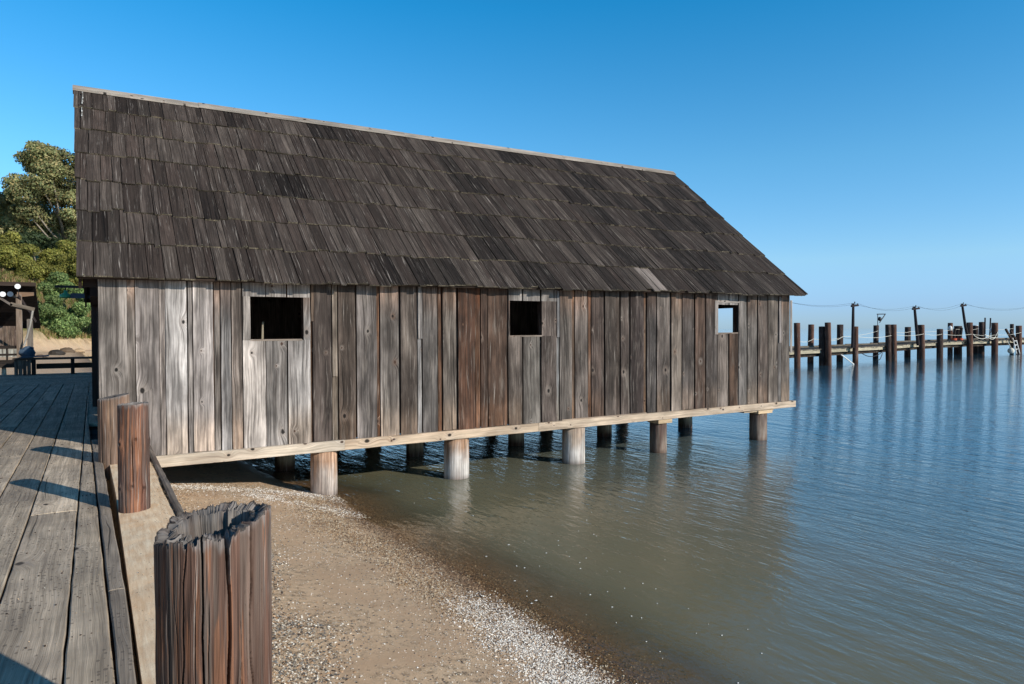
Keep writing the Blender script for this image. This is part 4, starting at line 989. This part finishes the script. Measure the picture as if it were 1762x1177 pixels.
# ---------------------------------------------------------------- far left: bench wall, open shed
bench = empty('low_bench', (-1.3, 31.4, 0), 'long low dark timber bench across the far end of the boardwalk', 'bench')
mb = MB(); mb.box(-2.55, 1.2, 31.2, 31.75, .56, .63, lin((74, 66, 60), .8), 0, .004); mb.build('seat', M['darkwood'], bench)
mb = MB()
for k in range(4): mb.box(-2.50 + k * .13, -2.385 + k * .13, 31.24, 31.30, 0, .555, lin((96, 88, 80), .8), 2)
mb.build('end_panel', M['wall'], bench)
for xx in (-1.98, -.75, .6):
    mb = MB(); mb.box(xx, xx + .12, 31.3, 31.6, 0, .558, lin((50, 44, 40), .8)); mb.build('leg', M['darkwood'], bench)
mb = MB(); mb.box(-1.85, 1.2, 31.62, 31.68, .2, .40, lin((70, 60, 52), .8), 0); mb.build('back_board', M['darkwood'], bench)
ls = empty('open_shed', (-3.2, 34, 0), 'open-sided dark timber shelter with lamps on its post left of the bench', 'shelter')
mb = MB()
for k in range(16):
    y0 = 33.0 + k * .18; mb.hexa([(-7, y0, 3.42 - k * .105), (-1.92, y0, 3.42 - k * .105), (-1.92, y0 + .17, 3.32 - k * .105), (-7, y0 + .17, 3.32 - k * .105),
                                  (-7, y0, 3.47 - k * .105), (-1.92, y0, 3.47 - k * .105), (-1.92, y0 + .17, 3.37 - k * .105), (-7, y0 + .17, 3.37 - k * .105)], lin((60, 50, 45), .7), 0)
mb.box(-7, -1.9, 32.93, 32.99, 3.38, 3.53, lin((70, 58, 50), .8), 0)
mb.build('roof', M['darkwood'], ls)
mb = MB()
for k in range(26):
    x = -7 + k * .172; mb.box(x, x + .165, 35.7, 35.73, .9, 2.12, lin(random.choice([(96, 80, 72), (110, 94, 84)]), .8)); mb.box(x, x + .165, 35.72, 35.75, .55, .895, lin((176, 174, 165), .8))
mb.build('back_wall', M['wall'], ls)
mb = MB(); mb.box(-2.55, -2.36, 32.95, 33.12, .15, 3.05, lin((140, 122, 106), .8)); mb.build('post', M['beam'], ls)
mb = MB(); mb.box(-2.36, -2.16, 35.2, 35.36, .3, 2.6, lin((120, 112, 104), .8)); mb.build('post', M['beam'], ls)
mb = MB(); mb.bar((-2.72, 32.88, 2.68), (-1.95, 32.88, 2.47), .06, .14, lin((130, 118, 104), .8)); mb.bar((-2.45, 32.9, 2.98), (-1.97, 33.6, 2.0), .06, .1, lin((60, 52, 50), .8)); mb.bar((-3.1, 32.88, 2.95), (-2.66, 32.88, 2.62), .06, .08, lin((130, 120, 112), .8))
mb.hexa([(-2.52, 33.13, 2.95), (-1.98, 33.13, 3.02), (-1.98, 33.2, 3.02), (-2.52, 33.2, 2.95), (-2.52, 33.13, 3.15), (-1.98, 33.13, 3.15), (-1.98, 33.2, 3.15), (-2.52, 33.2, 3.15)], lin((150, 120, 96), .8), 0); mb.build('brace', M['beam'], ls)
mb = MB()
for (za, zb) in ((.95, 1.07), (.68, .76), (.40, .52)): mb.box(-7, -2.56, 33.05, 33.10, za, zb, lin((46, 40, 36), .8), 0)
for k in range(6): mb.box(-2.9 - k * .75, -2.84 - k * .75, 33.11, 33.16, .4, 1.05, lin((46, 40, 36), .8))
mb.build('railing', M['darkwood'], ls)
mb = MB(); mb.box(-7, -2.3, 33.0, 35.8, .22, .38, lin((60, 52, 46), .8), 0); mb.build('floor', M['darkwood'], ls)
for k in range(3):
    mb = MB(); mb.tube([(-2.98 - k * 1.4, 33.2, -.9), (-2.98 - k * 1.4, 33.2, .21)], [.12, .07], lin((190, 180, 160), .8)); mb.build('footing', M['pile'], ls)
for c, lbl in [((-2.47, 32.78, 3.35), 'upper white floodlight on the open shelter post'), ((-2.94, 32.78, 3.04), 'lower left white floodlight on the open shelter post'), ((-2.71, 32.78, 3.05), 'dull blue-grey floodlight between the other lamps on the shelter')]:
    fl = empty('floodlight', c, lbl, 'floodlight', None)
    mb = MB(); mb.tube([(c[0], c[1], c[2]), (c[0], c[1] + .1, c[2]), (c[0], c[1] + .17, c[2])], [.105, .095, .04], (.3, .3, .3), 18); mb.build('housing', M['iron'], fl)
    mb = MB(); mb.tube([(c[0], c[1] - .012, c[2]), (c[0], c[1] - .001, c[2])], .098, (.7, .7, .7), 18); mb.build('lens', M['glassbulb'] if 'white' in lbl else M['bluebag'], fl)
    mb = MB(); mb.tube([(c[0], c[1] + .12, c[2]), (-2.45, 32.96, 2.9)], .012, (.1, .1, .1), 6); mb.build('bracket', M['iron'], fl)
mb = MB(); mb.tube([(-2.00, 32.7, 2.42), (-2.08, 32.7, 1.9), (-2.2, 32.7, 1.4), (-2.3, 32.7, 1.05)], .035, lin((170, 165, 155)), 8); tag(mb.build('pole', M['beam']), 'thin pale bent pole leaning on the shelter arm', 'pole')
mb = MB(); V = []; 
def lump(cx, cy, cz, rx, ry, rz, sdd, n=12):
    V = []; F = []
    for i in range(n + 1):
        a = math.pi * i / n
        for k in range(n):
            b_ = 2 * math.pi * k / n; q = 1 + .35 * (float(vnoise(np.array(k * .7), np.array(i * .7), sdd)) - .5) * (1 if 0 < i < n else 0)
            V.append((cx + rx * q * math.sin(a) * math.cos(b_), cy + ry * q * math.sin(a) * math.sin(b_), cz + rz * q * math.cos(a)))
    for i in range(n):
        for k in range(n): F.append((i * n + k, i * n + (k + 1) % n, (i + 1) * n + (k + 1) % n, (i + 1) * n + k))
    return V, F
V, F = lump(-2.12, 31.55, .82, .26, .2, .24, 4); mb.add(V, F, (.05, .06, .08)); tag(mb.build('tarp_bundle', M['bluebag']), 'dark blue bundle heaped on the left end of the bench', 'bundle')
mb = MB(); mb.bar((-2.3, 31.5, .66), (-1.45, 31.45, .70), .3, .05, lin((50, 70, 84))); tag(mb.build('board', M['bluebag']), 'blue-grey board lying on the bench beside the bundle', 'board')
for (x, y, s_) in ((-4.1, 88, .35), (-5.1, 84, .2), (-4.2, 70, .15)):
    pass
for (x, y, r_, lb) in ((-4.6, 84.0, .35, 'low brown stone lying left of the dark rock on the cove beach'), (-3.9, 78.0, .3, 'flat brown stone nearest the bench on the cove beach'), (-2.9, 104.0, .9, 'brown boulder at the foot of the cove bank under the bush'), (-1.6, 108.0, .7, 'pale boulder at the foot of the cove bank right of the bush')):
    mb = MB(); V, F = lump(x, y, float(terrain(np.array(x), np.array(y))) + r_ * .2, r_, r_ * .8, r_ * .5, int(y)); mb.add(V, F, lin((96, 80, 64) if 'pale' not in lb else (170, 145, 115))); tag(mb.build('rock', M['pebble']), lb, 'rock')
mb = MB(); V, F = lump(-3.55, 92.0, float(terrain(np.array(-3.55), np.array(92.0))) + .15, .8, .7, .45, 6); mb.add(V, F, lin((52, 46, 40))); tag(mb.build('rock', M['pebble']), 'small dark rock lying on the far cove beach', 'rock')

# ---------------------------------------------------------------- trees and shrub
def leaves(name, blobs, n, size, cols, parent, seed, core=.25, up=.35):
    """leaf clusters spread through overlapping clumps; each clump is a shell of small leaf faces"""
    rg = np.random.default_rng(seed); B = np.array(blobs, float); wts = (B[:, 3] ** 2); wts /= wts.sum()
    k = rg.choice(len(B), n, p=wts); d = rg.normal(size=(n, 3)); d /= np.linalg.norm(d, axis=1)[:, None]
    d[:, 2] = np.where(rg.random(n) < up, np.abs(d[:, 2]), d[:, 2])
    rad = B[k, 3] * (core + (1.05 - core) * rg.random(n) ** .5)
    lump_ = 1 + .28 * (vnoise(d[:, 0] * 3 + k * 7.1 + 20, d[:, 2] * 3 + d[:, 1] * 2 + 20, seed) - .5)
    P = B[k, :3] + d * (rad * lump_)[:, None] * np.array([1, 1, .72])
    nrm = d + rg.normal(0, .55, (n, 3)); nrm /= np.linalg.norm(nrm, axis=1)[:, None]
    a = np.cross(nrm, rg.normal(size=(n, 3))); a /= np.linalg.norm(a, axis=1)[:, None]; b_ = np.cross(nrm, a)
    s = size * rg.uniform(.5, 1.4, n)[:, None]; l = s * rg.uniform(1.2, 2.2, (n, 1))
    V = np.stack([P - a * s * .5, P - b_ * l * .5, P + a * s * .5, P + b_ * l * .5], 1).reshape(-1, 3)
    F = np.arange(4 * n).reshape(-1, 4)
    pc = np.array([lin(c) for c in cols]); tone = rg.uniform(.7, 1.2, len(B))
    C_ = pc[rg.integers(0, len(pc), n)] * (tone[k] * rg.uniform(.75, 1.25, n))[:, None]
    return npmesh(name, V, F, M['leaf'], parent, np.repeat(C_, 4, 0))
def tree(name, base, h, label, blobs, n, size, cols, seed, trunk_r=.4, limbs=8, group=None, cat='tree', pale=(150, 140, 125)):
    t = empty(name, base, label, cat, group); rg = random.Random(seed)
    mb = MB(); b0 = np.array(base, float); top = b0 + np.array([rg.uniform(-1, 1), 0, h * .7])
    mb.tube([b0 - (0, 0, 1), b0 + (top - b0) * .35 + (rg.uniform(-.5, .5), 0, 0), b0 + (top - b0) * .7, top], [trunk_r * 1.2, trunk_r, trunk_r * .6, trunk_r * .25], lin(pale, .8), 9)
    bl = sorted(blobs, key=lambda b_: -b_[3])[:limbs]
    for b_ in bl:
        s_ = b0 + (top - b0) * rg.uniform(.3, .7); e_ = np.array(b_[:3]); mid = (s_ + e_) / 2 + (0, 0, -.06 * h * rg.random())
        mb.tube([s_, mid, e_], [trunk_r * .4, trunk_r * .28, trunk_r * .12], lin(pale, .8), 6)
    mb.build('trunk', M['bark'], t, True)
    leaves('crown', blobs, n, size, cols, t, seed)
    return t
def spread(cx, cy, cz, rx, ry, rz, n, r0, r1, seed):
    rg = random.Random(seed); out = []
    while len(out) < n:
        x, y, z = (rg.uniform(-1, 1) for _ in range(3))
        if x * x + y * y + z * z > 1 or x * x + y * y + z * z < .12: continue
        out.append((cx + x * rx, cy + y * ry, cz + z * rz, rg.uniform(r0, r1)))
    return out
OL = [(150, 152, 102), (128, 134, 90), (168, 162, 114), (108, 118, 78), (160, 144, 98)]
YG = [(140, 138, 66), (124, 126, 58), (152, 146, 78), (108, 112, 54)]
GR = [(124, 146, 86), (104, 128, 74), (148, 164, 104), (86, 108, 62)]
tree('eucalyptus_tree', (-3.0, 140, 9), 23, 'tall spreading olive green eucalyptus behind the shed roof, highest of the trees', spread(-2.4, 136, 26.0, 8.6, 6, 8.4, 74, 1.3, 2.6, 3), 100000, .22, OL, 31, .55, 26)
tree('eucalyptus_tree', (-12.5, 146, 9), 17, 'lower olive green eucalyptus at the left edge with sky showing under it', spread(-12.5, 144, 19.0, 6.5, 5, 5.6, 44, 1.4, 2.4, 5), 60000, .22, OL, 33, .5, 10)
tree('acacia_tree', (-11, 126, 5), 12, 'rounded yellow green tree on the bank at the far left', spread(-10.6, 126, 11.2, 4.4, 3.5, 4.6, 26, 1.0, 1.9, 7), 42000, .17, YG, 35, .25, 8, 'yellow green trees on the bank')
tree('acacia_tree', (-3.8, 128, 6), 12, 'loose yellow green tree with a forked pale trunk beside the shed roof', spread(-2.6, 128, 12.2, 4.0, 3.0, 3.6, 20, 1.0, 1.8, 9), 36000, .17, YG, 37, .22, 9, 'yellow green trees on the bank', pale=(178, 168, 152))
tree('pine_tree', (-6.5, 133, 6), 12, 'dark green shaded tree between the two yellow green ones', spread(-7.2, 134, 12, 4.5, 3, 5, 20, 1.2, 2.2, 11), 22000, .26, [(60, 76, 48), (52, 68, 44), (74, 86, 54)], 39, .3, 8)
tree('bush', (-3.2, 114.5, .8), 6, 'big rounded dense green bush overhanging the cove bank', spread(-3.0, 113.2, 5.0, 3.1, 2.4, 4.2, 34, .8, 1.5, 13), 42000, .17, GR, 41, .15, 8, None, 'bush')
tree('bush', (3.5, 118, 1.5), 6, 'green bush further along the bank behind the shed', spread(3.5, 117.5, 4.5, 3.0, 2.4, 3.2, 20, .8, 1.5, 15), 16000, .2, GR, 43, .15, 6, None, 'bush')
tree('olive_shrub', (-7.5, 118, 2), 4, 'straggly dry olive shrub on the bank left of the big bush', spread(-7.6, 118, 4.5, 2.6, 2, 2.0, 14, .6, 1.1, 17), 12000, .16, [(126, 118, 70), (104, 100, 58), (140, 122, 82)], 45, .1, 6, None, 'bush')
# rough grass on the bank
rg = np.random.default_rng(5); n = 26000
gx = rg.uniform(-16, 3, n); gy = rg.uniform(109, 135, n); gz = terrain(gx, gy); k = gz > .6; gx, gy, gz = gx[k], gy[k], gz[k]; n = len(gx)
a = rg.uniform(0, 6.28, n); h = rg.uniform(.25, .7, n); wv = .10
V = np.stack([np.stack([gx - wv * np.cos(a), gy - wv * np.sin(a), gz - .05], 1), np.stack([gx + wv * np.cos(a), gy + wv * np.sin(a), gz - .05], 1), np.stack([gx + rg.normal(0, .15, n), gy + rg.normal(0, .15, n), gz + h], 1)], 1).reshape(-1, 3)
pc = np.array([lin(c) for c in [(140, 126, 78), (112, 116, 60), (160, 140, 98), (96, 110, 52), (150, 120, 90)]]); cidx = rg.integers(0, 5, n)
tag(npmesh('bank_grass', V, np.arange(3 * n).reshape(-1, 3), M['leaf'], None, np.repeat(pc[cidx], 3, 0)), 'dry and green rough grass on the bank above the cove', 'grass', kind='stuff')
